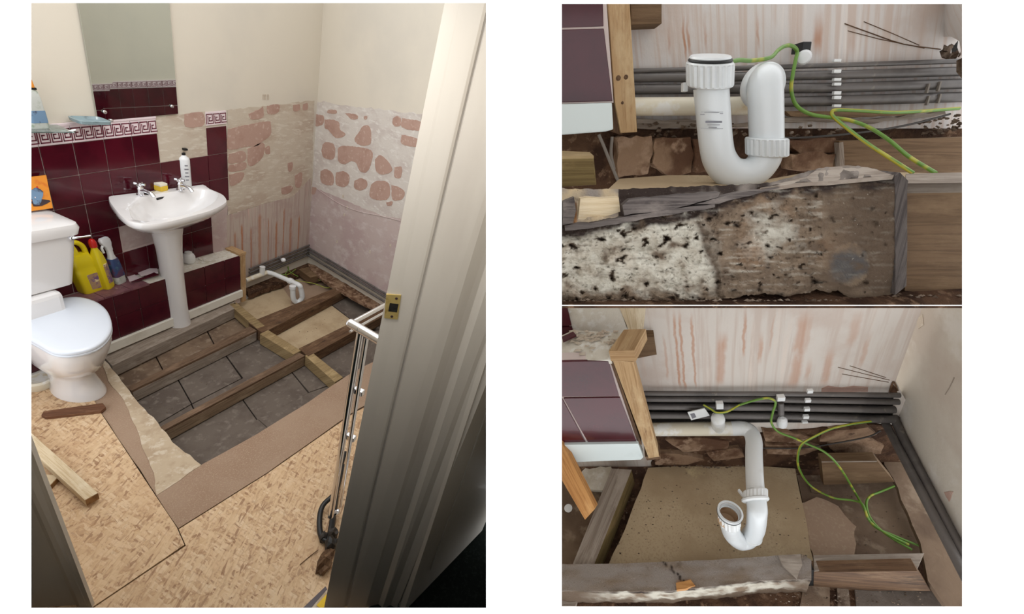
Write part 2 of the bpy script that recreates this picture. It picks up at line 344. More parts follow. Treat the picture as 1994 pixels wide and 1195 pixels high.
# ------------------------------------------------------------------ the white page around the three views, added as a wall with openings
def page_wall():
    zf, zb = .300, .312
    O1 = (61, 6, 946.5, 1183); O2 = (1094, 7.5, 1873.5, 593.6); O3 = (1094, 595.2, 1873.5, 1180.5)
    B1 = (46, -9, 961, 1198); B2 = (1079, -8, 1889, 593.9); B3 = (1079, 594.9, 1889, 1196)
    xs, ys = (-900, 3000), (-900, 2200)
    vs, fs = [], []
    def side(holes, z, flip):
        poly = [Vc((xs[0], ys[0], 0)), Vc((xs[1], ys[0], 0)), Vc((xs[1], ys[1], 0)), Vc((xs[0], ys[1], 0))]
        hs = [[Vc((h[0], h[1], 0)), Vc((h[0], h[3], 0)), Vc((h[2], h[3], 0)), Vc((h[2], h[1], 0))] for h in holes]
        tri = tessellate_polygon([poly]+hs); flat = poly+[p for h in hs for p in h]; base = len(vs)
        vs.extend(D(p.x, p.y, z) for p in flat); fs.extend(tuple(base+i for i in t) for t in tri); return base
    a = side((O1, O2, O3), zf, 0); b = side((B1, B2, B3), zb, 1)
    for s in range(4):
        for i in range(4): fs.append((a+s*4+i, a+s*4+(i+1) % 4, b+s*4+(i+1) % 4, b+s*4+i))
    o = build('page_margin_wall', vs, fs, M['page']); tag(o, kind='structure', label='white page around the three bathroom views, built as a wall with rectangular openings')
page_wall()

# ------------------------------------------------------------------ view 1: the bathroom shell
YA, YB, LEDGE = 2.518, 2.388, .363
def Q(x, y, o=0.0): return Y(x, y, YA-o)                  # on the basin wall
def K(x, y, o=0.0): return Y(x, y, YB-o)                  # on the face of the boxing
def onA(s, h, o=0.0): return Vc((s, YA-o, h))
cornerX = 3.18
b0, b1 = Z(601, 478, .144), Z(749, 566, .144)
bdir = Vc((b1.x-b0.x, b1.y-b0.y, 0)).normalized(); nB = Vc((-bdir.y, bdir.x, 0))
if nB.x < 0: nB = -nB
def QB(x, y, o=0.0): return PL(x, y, nB, b0-nB*o)
def onB(t, h, o=0.0): return Vc((b0.x, b0.y, 0))+bdir*t+Vc((0, 0, h))-nB*o
up = Vc((0,0,1))
wl = slab('wall_left', [onA(.55, -.2), onA(cornerX+.04, -.2), onA(cornerX+.04, 2.75), onA(.55, 2.75)], (0,.08,0), M['cream'], ax=(1,0,0), up=up)
tag(wl, kind='structure')
tA = (YA-b0.y)/bdir.y
wb = slab('wall_back', [onB(tA-.05, -.2), onB(2.6, -.2), onB(2.6, 2.75), onB(tA-.05, 2.75)], nB*.08, M['cream'], ax=bdir, up=up)
tag(wb, kind='structure')
rnd_ = lambda P, nm: cr(P+[P[0]], 4)[:-1] if nm == 'plaster_patch' else P
# bare plaster and adhesive where tiles were hacked off the basin wall
d = lambda nm, pts, o, m, par, fn, amp=.006, step=.03, seed=1, th=.0015: slab(nm, rough(rnd_([fn(x, y, o) for x, y in pts], nm), amp, step, seed), (nB if fn is QB else Vc((0,1,0)))*th, m, par, ax=bdir if fn is QB else (1,0,0), up=up)
d('adhesive_coat', [(443,214),(520,206),(612,196),(607,360),(570,383),(517,396),(441,420)], .003, M['adhesive_tan'], wl, Q)
d('adhesive_coat', [(301,229),(400,217),(404,303),(306,318)], .003, M['adhesive_tan'], wl, Q, .002, .03, 3)
d('adhesive_coat', [(228,420),(310,420),(300,470),(241,488)], .003, M['pink_pale'], wl, Q, .002, .03, 4)
d('adhesive_coat', [(408,410),(444,400),(444,500),(408,492)], .003, M['pink_pale'], wl, Q, .001, .03, 5)
tt = lambda u: Q(*u).x
L1 = [(Q(x, 430).x, w, .1, h, s) for x, w, h, s in ((470,.012,.55,.9),(488,.010,.5,.7),(505,.022,.6,.6),(522,.007,.55,.9),(538,.016,.5,.8),(552,.008,.6,.9),(566,.02,.5,.6),(582,.012,.5,.8),(456,.015,.5,.6))]
M['stainA'] = streaked('stained_plaster', (186,172,162), (174,154,146), L1, 42)
d('stained_plaster', [(441,420),(517,396),(570,383),(606,345),(603,480),(560,505),(480,540),(444,545)], .0032, M['stainA'], wl, Q, .003, .03, 2)
patchA = [[(444,252),(480,243),(520,236),(527,240),(527,262),(512,275),(500,284),(480,286),(444,290)], [(484,222),(505,213),(512,208),(512,228),(490,233)],
  [(520,206),(540,203),(545,208),(540,220),(522,222)], [(482,290),(512,278),(514,300),(500,318),(484,322)], [(446,300),(474,294),(478,312),(446,318)], [(446,322),(478,316),(476,330),(446,334)],
  [(446,340),(474,336),(470,352),(450,362)], [(571,205),(583,203),(584,214),(572,216)], [(590,203),(599,201),(599,213),(590,214)], [(560,318),(570,316),(568,332),(562,333)], [(516,288),(524,284),(526,298),(518,300)],
  [(548,366),(562,362),(570,364),(566,374),(550,378)], [(574,342),(588,336),(586,362),(576,364)], [(359,223),(394,219),(396,244),(362,247)], [(420,300),(434,300),(434,302),(420,303)]]
for i, p in enumerate(patchA[:-1]): d('plaster_patch', p, .0045, M['pink'], wl, Q, .003, .012, 20+i)
# mirror, tiles
cols = [.944, 1.078, 1.212, 1.345, 1.475, 1.608, 1.741, 1.876, 2.028, 2.178, 2.322]
rowf = [((1.3227, 1.1504), (1.878, 1.2105)), ((1.349, .9972), (2.325, 1.0821)), ((1.385, .8455), (2.318, .910)), ((1.424, .6805), (2.318, .745)), ((1.424, .520), (2.318, .580)), ((1.424, .363), (2.318, .363))]
def rh(r, s): (a, b), (c, e) = rowf[r]; return b+(e-b)*(s-a)/(c-a)
def tile_quad(c, r, gap=.0018): 
    s0, s1 = cols[c]+gap, cols[c+1]-gap
    return [(s0, rh(r+1, s0)+gap), (s1, rh(r+1, s1)+gap), (s1, rh(r, s1)-gap), (s0, rh(r, s0)-gap)]
gr = slab('grout_bed', [onA(cols[0], .30, .002), onA(cols[7], .30, .002), onA(cols[7], rh(0, cols[7]), .002), onA(cols[0], rh(0, cols[0]), .002)], (0,.002,0), M['grout'], wl)
slab('grout_bed', [onA(cols[7], .30, .002), onA(cols[9], .30, .002), onA(cols[9], rh(1, cols[9]), .002), onA(cols[7], rh(1, cols[7]), .002)], (0,.002,0), M['grout'], wl)
slab('grout_bed', [onA(cols[9], rh(3, cols[9]), .002), onA(cols[10], rh(3, cols[10]), .002), onA(cols[10], rh(0, cols[10]), .002), onA(cols[9], rh(0, cols[9]), .002)], (0,.002,0), M['grout'], wl)
for c in range(10):
    for r in range(5):
        if r == 0 and c in (7, 8): continue
        if c == 9 and r > 2: continue
        if r == 3 and c in (5, 6): continue
        q = tile_quad(c, r); tz = -.0005*random.random()
        slab('tile', [onA(s, h, .0075+tz) for s, h in q], (0,.0055,0), M['burgundy'], wl, bevel=.0012)
# greek key border tiles
def bh(s): return rh(0, s)
BW = .083
def border(s0, s1, fn, hh, par, bw=BW, flip=1, mt=M['bordertile'], mk=M['key'], nk=3):
    q = lambda s, k, o: fn(s, hh(s)+k*bw, o)
    t = slab('border_tile', [q(s0+.001, .02, .0085), q(s1-.001, .02, .0085), q(s1-.001, 1, .0085), q(s0+.001, 1, .0085)], fn(0,0,.002)-fn(0,0,.0085), mt, par, bevel=.001)
    vs, fs = [], []
    def strip(a, b, w=.055):
        (x0, y0), (x1, y1) = a, b
        if x0 == x1: rect = [(x0-w, min(y0,y1)-w), (x0+w, min(y0,y1)-w), (x0+w, max(y0,y1)+w), (x0-w, max(y0,y1)+w)]
        else: rect = [(min(x0,x1)-w, y0-w), (max(x0,x1)+w, y0-w), (max(x0,x1)+w, y0+w), (min(x0,x1)-w, y0+w)]
        i = len(vs)
        for o in (.0091, .0083):
            for x, y in rect: vs.append(q(s0+(s1-s0)*(k+.06+x*.88)/nk, .17+.66*y, o))
        fs.extend([(i,i+1,i+2,i+3),(i+7,i+6,i+5,i+4)]+[(i+j, i+(j+1)%4, i+4+(j+1)%4, i+4+j) for j in range(4)])
    for k in range(nk):
        path = [(0,0),(0,1),(.95,1),(.95,.28),(.42,.28),(.42,.62),(.66,.62)]
        for a, b in zip(path, path[1:]): strip(a, b)
        strip((.22,0),(1.08,0)); strip((.22,0),(.22,.78))
    build('key_pattern', vs, fs, mk, t)
for c in range(1, 7): border(cols[c], cols[c+1], onA, bh, wl)
border(cols[9], cols[10], onA, lambda s: rh(0, s)+.012, wl)
slab('edge_bead', [onA(cols[0], bh(cols[0])+BW, .012), onA(cols[7], bh(cols[7])+BW, .012), onA(cols[7], bh(cols[7])+BW+.012, .012), onA(cols[0], bh(cols[0])+BW+.012, .012)], (0,.010,0), M['bordertile'], wl, bevel=.002)
for x in (513, 517, 522): slab('wall_plug', [Q(x-1.2, 184, .003), Q(x+1.2, 184, .003), Q(x+1.2, 194, .003), Q(x-1.2, 194, .003)], (0,.002,0), M['adhesive_tan'], wl)

# far wall of the shower corner
d('adhesive_coat', [(612,196),(700,208),(822,222),(800,432),(744,424),(690,402),(600,372)], .003, M['adhesive'], wb, QB, .008, .04, 8)
d('pink_plaster', [(602,362),(640,376),(690,398),(744,420),(795,428),(770,590),(700,550),(600,490)], .0036, M['pink_pale'], wb, QB, .006, .03, 9)
PB = [[(614,222),(630,226),(628,242),(612,244)], [(632,232),(658,236),(662,252),(672,260),(668,266),(654,268),(640,254),(632,248)], [(638,214),(654,214),(654,221),(638,220)], [(672,220),(694,223),(696,231),(684,232)],
 [(700,256),(706,246),(716,244),(722,254),(722,278),(710,284),(696,280),(690,270)], [(765,230),(772,226),(780,230),(780,244),(770,246),(764,240)], [(783,230),(820,237),(816,254),(783,248)],
 [(782,262),(818,272),(812,286),(782,280)], [(628,282),(634,277),(650,281),(652,304),(644,311),(630,306),(626,294)], [(658,288),(672,284),(722,292),(722,320),(712,336),(700,332),(694,318),(684,314),(670,320),(658,312)],
 [(730,310),(740,302),(752,310),(762,324),(762,334),(744,340),(732,332)], [(768,326),(782,325),(780,346),(768,344)], [(624,334),(634,329),(648,338),(648,360),(630,358),(624,350)], [(654,336),(668,333),(680,342),(678,358),(668,364),(654,358)],
 [(690,352),(702,347),(714,352),(714,364),(702,371),(690,366)], [(722,360),(734,352),(756,356),(758,384),(738,390),(720,382)], [(762,360),(776,364),(788,374),(782,388),(764,388)], [(709,226),(715,226),(714,232),(709,232)], [(608,364),(616,366),(612,378),(606,376)], [(752,394),(764,392),(762,400),(754,400)]]
for i, p in enumerate(PB): d('plaster_patch', p, .0048, M['pink'], wb, QB, .003, .012, 50+i)
tube('plaster_ridge', cr([QB(618,368,.004), QB(660,396,.004), QB(700,412,.004), QB(740,420,.004), QB(780,430,.004)], 4), .004, M['pink_pale'], wb, n=6)
for x, y in ((670,418),(676,404),(760,478),(668,382),(720,490),(656,470)): d('wall_plug', [(x-1.5,y-3),(x+1.5,y-3),(x+1.5,y+3),(x-1.5,y+3)], .005, M['adhesive_tan'], wb, QB, .001, .01, x)

# the wall behind the doorway, seen in the mirror
YC = .50
wc = slab('wall_right', [Vc((1.06, YC, -.2)), Vc((3.95, YC, -.2)), Vc((3.95, YC, 2.75)), Vc((1.06, YC, 2.75))], (0,-.07,0), M['cream'], ax=(1,0,0), up=up)
tag(wc, kind='structure')
MIRY = YA-.012
def virt(x, y): p = Y(x, y, 2*MIRY-YC); return p.x, p.z
v0, v1, w0, w1 = virt(187,178.5), virt(343,172), virt(191,216), virt(344,208)
u0, u1 = virt(185,163), virt(343,159)
hb = lambda s: v0[1]+(v1[1]-v0[1])*(s-v0[0])/(v1[0]-v0[0]); hw = lambda s: w0[1]+(w1[1]-w0[1])*(s-w0[0])/(w1[0]-w0[0])
BC = (u0[1]+u1[1]-v0[1]-v1[1])/2
onC = lambda s, h, o=0.0: Vc((s, YC+o, h))
cc = [virt(x, 195)[0] for x in (203,236,263,292,321)]; cw = (cc[-1]-cc[0])/4
cs = [cc[0]+cw*k for k in range(-5, 8)]; th = abs(hb(cc[2])-hw(cc[2]))
slab('grout_bed', [onC(cs[0], .2, .002), onC(cs[-1], .2, .002), onC(cs[-1], hb(cs[-1]), .002), onC(cs[0], hb(cs[0]), .002)], (0,-.002,0), M['grout'], wc)
for i in range(len(cs)-1):
    border(cs[i], cs[i+1], onC, hb, wc, BC)
    for r in range(5):
        f = lambda s: hb(s)-th*r
        e = lambda s: hb(s)-th*(r+1)
        a, b = cs[i]+.0018, cs[i+1]-.0018
        slab('tile', [onC(a, e(a)+.0018, .0075), onC(b, e(b)+.0018, .0075), onC(b, f(b)-.0018, .0075), onC(a, f(a)-.0018, .0075)], (0,-.0055,0), M['burgundy'], wc)

# the hidden end of the far wall is still tiled; only the mirror shows it
def mirB(x, y):
    p = Y(x, y, MIRY); r = ray(x, y); r = Vc((r.x, -r.y, r.z)); q = p+r*((b0-p).dot(nB)/r.dot(nB)); return (q-b0).dot(bdir), q.z
tl0, tl1, bl0, bl1 = mirB(187,178.5), mirB(343,172), mirB(191,216), mirB(344,208)
uB = mirB(265,161)
hB = lambda s: tl0[1]+(tl1[1]-tl0[1])*(s-tl0[0])/(tl1[0]-tl0[0]); hB2 = lambda s: bl0[1]+(bl1[1]-bl0[1])*(s-bl0[0])/(bl1[0]-bl0[0])
jb = [mirB(x, 195)[0] for x in (203,236,263,292,321)]; jw = (jb[-1]-jb[0])/4
jb = [jb[0]-jw*k for k in (3,2,1)]+jb+[jb[-1]+jw]; BWB = uB[1]-hB(uB[0])
onBB = lambda s, h, o=0.0: onB(s, h, o)
tC = (YC-b0.y)/bdir.y
jb = [t for t in jb if t < tC-.005]
print('mirror hits far wall at', jb, 'corner', tC, 'seen directly at', pj(onB(jb[-1], 1.2)))
for i in range(len(jb)-1):
    s0, s1 = sorted((jb[i], jb[i+1]))
    border(s0, s1, onBB, hB, wb, BWB)
    for r in range(4):
        k0_, k1_ = s0+.0018, s1-.0018; w_ = lambda s, q: hB(s)+(hB2(s)-hB(s))*q
        slab('tile', [onB(k0_, w_(k0_, r+1)+.0018, .0075), onB(k1_, w_(k1_, r+1)+.0018, .0075), onB(k1_, w_(k1_, r)-.0018, .0075), onB(k0_, w_(k0_, r)-.0018, .0075)], nB*.0055, M['burgundy'], wb)
    slab('grout_bed', [onB(s0, w_(s0,4), .004), onB(s1, w_(s1,4), .004), onB(s1, hB(s1), .004), onB(s0, hB(s0), .004)], nB*.002, M['grout'], wb)

# unseen boards added to keep sky light off the hall side of the doorway
def shell(nm, q, m='page'): tag(slab(nm, [D(*p) for p in q], (D(*q[0])-D(q[0][0]+.01, q[0][1]+.01, q[0][2])).normalized()*.0005, M[m]), kind='structure')
shell('wall_side', [(1016,-60,.314),(1016,1260,.314),(1003,1260,2.0),(1003,620,2.0),(1003,400,1.3),(1003,-60,1.0)], 'cream')  # added light blocker beside the right jamb, not a room wall
shell('wall_side', [(34,-60,.314),(34,1260,.314),(22,1260,1.7),(22,930,1.7),(24,760,1.0),(24,-60,.8)], 'cream')  # added light blocker beyond the left jamb, not a room wall
shell('floor', [(30,1214,.314),(1014,1214,.314),(1004,1232,1.9),(30,1232,1.9)], 'carpet')  # added sheet that stops light coming up from below the hall

# ------------------------------------------------------------------ boxing below the basin
bx = empty('pipe_boxing', K(330, 620), 'low tiled pipe boxing with burgundy tiles and a ledge behind the basin pedestal', 'boxing')
xr = K(468, 520).x
slab('carcass', [Vc((.6, YB+.007, -.06)), Vc((xr, YB+.007, -.06)), Vc((xr, YB+.007, LEDGE-.012)), Vc((.6, YB+.007, LEDGE-.012))], (0,YA-YB-.012,0), M['grout'], bx)
sk = lambda x: .065
bj = [K(x, y).x for x, y in ((224,600),(274,595),(401,560),(438.5,540))]
wd_ = (bj[3]-bj[2]); bc = [bj[0]-.135*4, bj[0]-.135*3, bj[0]-.135*2, bj[0]-.135, bj[0], bj[1], bj[1]+(bj[2]-bj[1])/2, bj[2], bj[3], xr]
jh = K(270, 585).z
for i in range(len(bc)-1):
    for lo, hi in ((.062, .205), (.208, LEDGE-.004)):
        slab('tile', [Vc((bc[i]+.0018, YB, lo)), Vc((bc[i+1]-.0018, YB, lo)), Vc((bc[i+1]-.0018, YB, hi)), Vc((bc[i]+.0018, YB, hi))], (0,.0065,0), M['burgundy2'], bx, bevel=.0012)
lx = [1.0, 1.134, 1.268, 1.402, 1.536, 1.64]
for i in range(len(lx)-1):
    slab('ledge_tile', [Vc((lx[i]+.0015, YB-.002, LEDGE)), Vc((lx[i+1]-.0015, YB-.002, LEDGE)), Vc((lx[i+1]-.0015, YA-.012, LEDGE)), Vc((lx[i]+.0015, YA-.012, LEDGE))], (0,0,-.011), M['ledge_tile'], bx, bevel=.001)
slab('bare_ledge', [Vc((1.642, YB+.002, LEDGE-.003)), Vc((xr, YB+.002, LEDGE-.003)), Vc((xr, YA-.005, LEDGE-.003)), Vc((1.642, YA-.005, LEDGE-.003))], (0,0,-.009), M['dusty'], bx)
sb = slab('baseboard_left', [Vc((.7, YB-.015, -.004)), Vc((xr+.004, YB-.015, -.004)), Vc((xr+.004, YB-.015, .060)), Vc((.7, YB-.015, .060))], (0,.020,0), M['skirt'], bevel=.004, ax=(1,0,0))
tag(sb, kind='structure')
# corner timber at the open end of the boxing
cp = empty('corner_timber', Vc((xr+.02, YB, 0)), 'rough softwood post and cap closing the end of the tiled boxing', 'timber')
slab('post', [Vc((xr+.002, YB-.003, -.06)), Vc((xr+.045, YB-.003, -.06)), Vc((xr+.045, YB-.003, LEDGE-.01)), Vc((xr+.002, YB-.003, LEDGE-.01))], (0,.05,0), M['stud'], cp, bevel=.002, ax=(0,0,1))
slab('cap', [Vc((xr-.01, YB-.006, LEDGE-.008)), Vc((xr+.05, YB-.006, LEDGE-.008)), Vc((xr+.05, YA-.006, LEDGE-.008)), Vc((xr-.01, YA-.006, LEDGE-.008))], (0,0,.022), M['stud'], cp, bevel=.002, ax=(0,1,0))

# ------------------------------------------------------------------ floor
fl = empty('floor', Vc((1.6, 1.4, -.13)), kind='structure')
SB, ZJ = -.115, -.018
def F(x, y, z=0.0): return Z(x, y, z)
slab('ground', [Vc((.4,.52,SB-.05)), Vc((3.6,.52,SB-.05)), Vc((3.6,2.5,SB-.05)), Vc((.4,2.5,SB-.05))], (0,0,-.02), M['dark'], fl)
osb1 = [(-60,735),(108,736),(150,716),(196,803),(303,965),(344,1026),(359,1060),(240,1141),(60,1262),(-220,1262),(-260,1000)]
slab('osb_sheet', [F(x, y, .004) for x, y in osb1], (0,0,-.018), M['osb'], fl)
osb2 = [(348,1030),(520,922),(690,803),(715,790),(740,830),(760,1000),(690,1300),(60,1300),(62,1264),(241,1143.5),(362,1062)]
slab('osb_sheet', [F(x, y, .0) for x, y in osb2], (0,0,-.018), M['osb'], fl)
slab('chipboard_strip', rough([F(x, y, -.001) for x, y in [(303,962),(395,903),(500,845),(600,783),(650,748),(690,722),(735,700),(745,770),(690,800),(520,920),(347,1028)]], .001, .08, 4), (0,0,-.018), M['chip'], fl)
slab('chipboard_strip', rough([F(x, y, -.002) for x, y in [(150,720),(198,700),(222,740),(252,778),(270,822),(290,864),(310,919),(312,950),(305,963),(196,802),(170,798)]], .002, .08, 5), (0,0,-.018), M['chip'], fl)
slab('torn_ply_strip', rough([F(x, y, .001) for x, y in [(196,696),(202,700),(231,733),(252,761),(281,796),(308,823),(336,860),(392,905),(305,964),(299,920),(276,864),(259,822),(242,780),(212,742)]], .004, .04, 6), (0,0,-.016), M['pale_ply'], fl)
slab('timber_edge', [F(x, y, -.001) for x, y in [(70,722),(100,724),(106,738),(60,738)]], (0,0,-.02), M['chip'], fl)
# subfloor boards
def boards(polys, m):
    for p in polys: slab('subfloor_board', [F(x, y, SB-.002*random.random()) for x, y in p], (0,0,-.03), m, fl, bevel=.002)
boards([[(195,738),(297,684),(320,728),(218,775)], [(299,683),(396,633),(420,678),(322,727)], [(398,632),(480,590),(520,630),(422,677)]], M['slab_brown'])
boards([[(235,795),(345,738),(372,786),(262,850)], [(347,737),(437,690),(470,736),(374,785)], [(439,689),(505,655),(584,694),(500,745),(474,736)], [(262,852),(372,788),(390,822),(290,890)], [(374,787),(500,722),(520,750),(392,820)]], M['slab'])
boards([[(330,860),(470,776),(500,818),(355,905)], [(472,775),(565,722),(600,765),(502,817)], [(567,721),(610,690),(680,735),(602,763)], [(340,906),(502,816),(540,850),(380,945)], [(503,816),(602,764),(690,735),(720,760),(542,850)]], M['slab'])
boards([[(440,600),(545,552),(572,590),(560,612),(508,645)]], M['chip_gold'])
boards([[(547,551),(600,528),(668,560),(640,585),(562,612)]], M['chip'])
boards([[(520,660),(598,612),(644,593),(689,627),(668,652),(590,692)]], M['chip_gold'])
boards([[(646,592),(690,560),(760,590),(740,640),(691,627)], [(590,690),(668,652),(760,640),(740,720),(650,740)]], M['slab'])
rd = random.Random(3)
for i in range(60):
    x, y = rd.choice([(rd.uniform(260,480), 0), (rd.uniform(380,600), 1)]); yy = (760-(x-260)*.42+rd.uniform(0,40)) if y == 0 else (850-(x-380)*.55+rd.uniform(0,30))
    p = F(x, yy, SB+.001)
chips = []
for i in range(90):
    k = rd.random()
    if k < .5: x = rd.uniform(250, 480); yy = 775-(x-260)*.47+rd.uniform(0, 60)
    else: x = rd.uniform(480, 680); yy = 640-(x-520)*.3+rd.uniform(0, 50)
    chips.append(F(x, yy, SB+.001))
vs, fs = [], []
for p in chips:
    a = rd.random()*6; s = rd.uniform(.0015, .005); i = len(vs)
    for k in range(4): vs.append(p+Vc((math.cos(a+k*1.57)*s, math.sin(a+k*1.57)*s*.6, 0)))
    vs.append(p+Vc((0,0,s*.7))); fs += [(i,i+1,i+4),(i+1,i+2,i+4),(i+2,i+3,i+4),(i+3,i,i+4),(i+3,i+2,i+1,i)]
tag(build('rubble_crumbs', vs, fs, M['rubble'], fl), kind='stuff')

JG = 'timbers of the opened bathroom floor'
def timber(label, px, m, dz=.09, z=ZJ, bev=.002, am=0, ax=None, zz=None, name='floor_joist', side=None):
    P = [F(x, y, (zz[i] if zz else z)) for i, (x, y) in enumerate(px)]
    if ax is None: ax = (P[1]-P[0])
    o = tag(slab(name, P, (0,0,-dz), m, bevel=bev, ax=ax), label, 'joist' if 'joist' in name else 'noggin', JG)
    if side:
        e_ = sorted(((P[i], P[(i+1) % len(P)]) for i in range(len(P))), key=lambda q: -(q[1]-q[0]).length)[:2]
        p, q = min(e_, key=lambda w: (w[0]+w[1]).y); t = (q-p).normalized(); n_ = Vc((t.y, -t.x, 0)); n_ = n_ if n_.y < 0 else -n_
        p = p+t*.004+n_*.0015; q = q-t*.004+n_*.0015
        slab('side_face', [p-up*.016, q-up*.016, q-up*(dz-.002), p-up*(dz-.002)], -n_*.006, side, o, ax=t)
        slab('dark_strip', [p-up*.008-n_*.001, q-up*.008-n_*.001, q-up*.0155-n_*.001, p-up*.0155-n_*.001], -n_*.004, M['joist_dark'], o, ax=t)  # narrow darker strip just below the joist top
    return o
timber('grey wall plate joist under the white skirting, its rotted back edge crumbling', [(200,692),(455,577),(462,598),(218,712)], M['joist_grey'], .085)
timber('long grey floor joist second from the skirting, running left of the crossing noggins', [(245,755),(486,635),(500,643),(256,760)], M['joist'], .09, side=M['joist_grey'])
timber('long dark-edged floor joist second from the skirting, rotten right half beyond the first noggin', [(484,628),(663,556),(676,563),(512,648),(502,642)], M['joist_dark'], .09)
timber('long floor joist nearest the beige chipboard strip, left of the crossing noggins', [(307,833),(582,686),(594,692),(318,838)], M['joist'], .09, side=M['joist_face'])
timber('short dark floor joist running from the noggin crossing towards the towel rail', [(582,678),(690,625),(760,590),(770,602),(700,640),(600,694)], M['joist_dark'], .09)
timber('pale greenish noggin nearest the skirting, left of the white trap', [(446,592),(460,588),(516,634),(500,640)], M['noggin'], .08, name='floor_noggin')
timber('pale greenish noggin in the middle of the floor, between the two long joists', [(506,650),(522,642),(586,682),(572,690)], M['noggin'], .09, name='floor_noggin')
timber('pale greenish noggin closest to the chipboard strip, right of the last joist', [(594,692),(608,686),(668,734),(652,744)], M['noggin'], .09, name='floor_noggin')
timber('short brown timber block by the shower corner, behind the cable loop', [(582,524),(612,516),(640,532),(604,540)], M['brownboard'], .07, name='floor_noggin')
tag(slab('edge_board', rough([F(x, y, -.012) for x, y in [(600,512),(612,516),(680,556),(750,597),(745,606),(722,598),(700,588),(672,572),(640,554),(604,524)]], .006, .03, 12), (0,0,-.02), M['stone']), 'ragged chewed floorboard edge beside the pipes along the far wall', 'board')
# brown rubble below the wall plate and beside the boxing end
tag(slab('rubble_ledge', rough([F(x, y, -.02) for x, y in [(205,690),(330,640),(332,646),(212,698)]], .006, .02, 31), (0,0,-.03), M['stone']), 'crumbling brown debris strip between the skirting and the grey joist', 'rubble')
tag(slab('rubble_ledge', rough([F(x, y, -.05) for x, y in [(474,546),(560,512),(604,498),(600,520),(545,552),(484,572)]], .012, .03, 33), (0,0,-.05), M['soil']), 'dark crumbling masonry under the pipes beside the corner timber', 'rubble')

# ------------------------------------------------------------------ view 1: fittings
# mirror
mr = empty('wall_mirror', Q(270, 229), 'tall frameless wall mirror above the basin reflecting dark tiles and a key border', 'mirror')
slab('mirror_glass', [Y(191,236,MIRY), Y(347,221.5,MIRY), near_vert(331,6,Y(347,221.5,MIRY))+Vc((0,0,.25)), near_vert(153,6,Y(191,236,MIRY))+Vc((0,0,.25))], (0,.006,0), M['mirror'], mr)
for x, y in ((204,218),(335,207)): lathe('fixing_screw', Y(x, y, MIRY-.004), (0,-1,0), [(0,.009),(.004,.008),(.006,.004)], M['chrome'], mr, n=12)
# toilet
tl = empty('toilet', Vc((1.08, 2.2, 0)), 'white close-coupled toilet with its lid closed, beside yellow bleach bottles', 'toilet')
cx0 = .86
def ctank(z, xr_, yf): return rrect((cx0+xr_)/2, (yf+2.50)/2, z, (xr_-cx0)/2, (2.50-yf)/2, .035)
loft('cistern', [ctank(.535,1.235,2.325), ctank(.545,1.255,2.312), ctank(.68,1.278,2.303), ctank(.815,1.298,2.296)], M['ceramic'], tl)
lidc = loft('cistern_lid', [ctank(.812,1.306,2.284), ctank(.845,1.312,2.278), ctank(.866,1.306,2.284), ctank(.876,1.28,2.31), ctank(.878,1.20,2.38)], M['ceramic'], tl, smooth=50)
lv = Y(137,461,2.302); lathe('flush_lever', lv, (0,-1,0), [(0,.014),(.012,.014),(.018,.010)], M['chrome'], tl, n=16)
tube('lever_arm', [lv+Vc((0,-.016,0)), Y(152,462,2.272), Y(176,459,2.265)], [.006,.0055,.005], M['chrome'], tl, n=10)
lidpx = [(20,628),(28,612),(61,600),(85,589),(110,581),(140,577),(165,579),(190,588),(207,602),(216,622),(216.5,640),(207,657),(190,671),(165,681),(130,686),(100,682),(75,669),(50,655),(30,643)]
rim = [Z(x, y, .435) for x, y in lidpx]
rimc = cr(rim+[rim[0]], 3)[:-1]
def ringz(z, s=1.0, dy=0, dx=0):
    c = sum(rimc, Vc((0,0,0)))/len(rimc); return [Vc((c.x+dx+(p.x-c.x)*s, c.y+dy+(p.y-c.y)*s, z)) for p in rimc]
loft('toilet_lid', [ringz(.418,1.0), ringz(.428,1.005), ringz(.434,.99), ringz(.438,.93), ringz(.440,.6)], M['seat'], tl, smooth=50)
loft('toilet_seat', [ringz(.400,.985), ringz(.404,1.0), ringz(.413,1.0), ringz(.416,.985)], M['seat'], tl, smooth=50)
cc_ = sum(rimc, Vc((0,0,0)))/len(rimc)
def ell(cx, cy, z, a, b, n=32, yaw=0):
    return [Vc((cx+a*math.cos(t)*math.cos(yaw)-b*math.sin(t)*math.sin(yaw), cy+a*math.cos(t)*math.sin(yaw)+b*math.sin(t)*math.cos(yaw), z)) for t in [2*math.pi*i/n for i in range(n)]]
bc_ = Z(171, 766, .0)
def resamp(R, c, n=32):
    out = []
    for i in range(n):
        t = 2*math.pi*i/n; dv = Vc((math.cos(t), math.sin(t))); best = None
        for j in range(len(R)):
            p, q = R[j], R[(j+1) % len(R)]; a = Vc((p.x-c.x, p.y-c.y)); e = Vc((q.x-p.x, q.y-p.y)); den = dv.x*e.y-dv.y*e.x
            if abs(den) < 1e-9: continue
            tt_ = (a.x*e.y-a.y*e.x)/den; u = (a.x*dv.y-a.y*dv.x)/den
            if tt_ > 0 and -1e-6 <= u <= 1+1e-6 and (best is None or tt_ > best): best = tt_
        out.append(Vc((c.x+dv.x*best, c.y+dv.y*best, R[0].z)))
    return out
top = resamp(ringz(.400, .97), cc_)
mid = lambda z, s, k: [Vc((p.x*(1-k)+bc_.x*k+(p.x-cc_.x)*(s-1)*(1-k), p.y*(1-k)+bc_.y*k+(p.y-cc_.y)*(s-1)*(1-k), z)) for p in top]
b_ = lambda z, a, b, cx=0, cy=0: ell(bc_.x+cx, bc_.y+.03+cy, z, a, b)
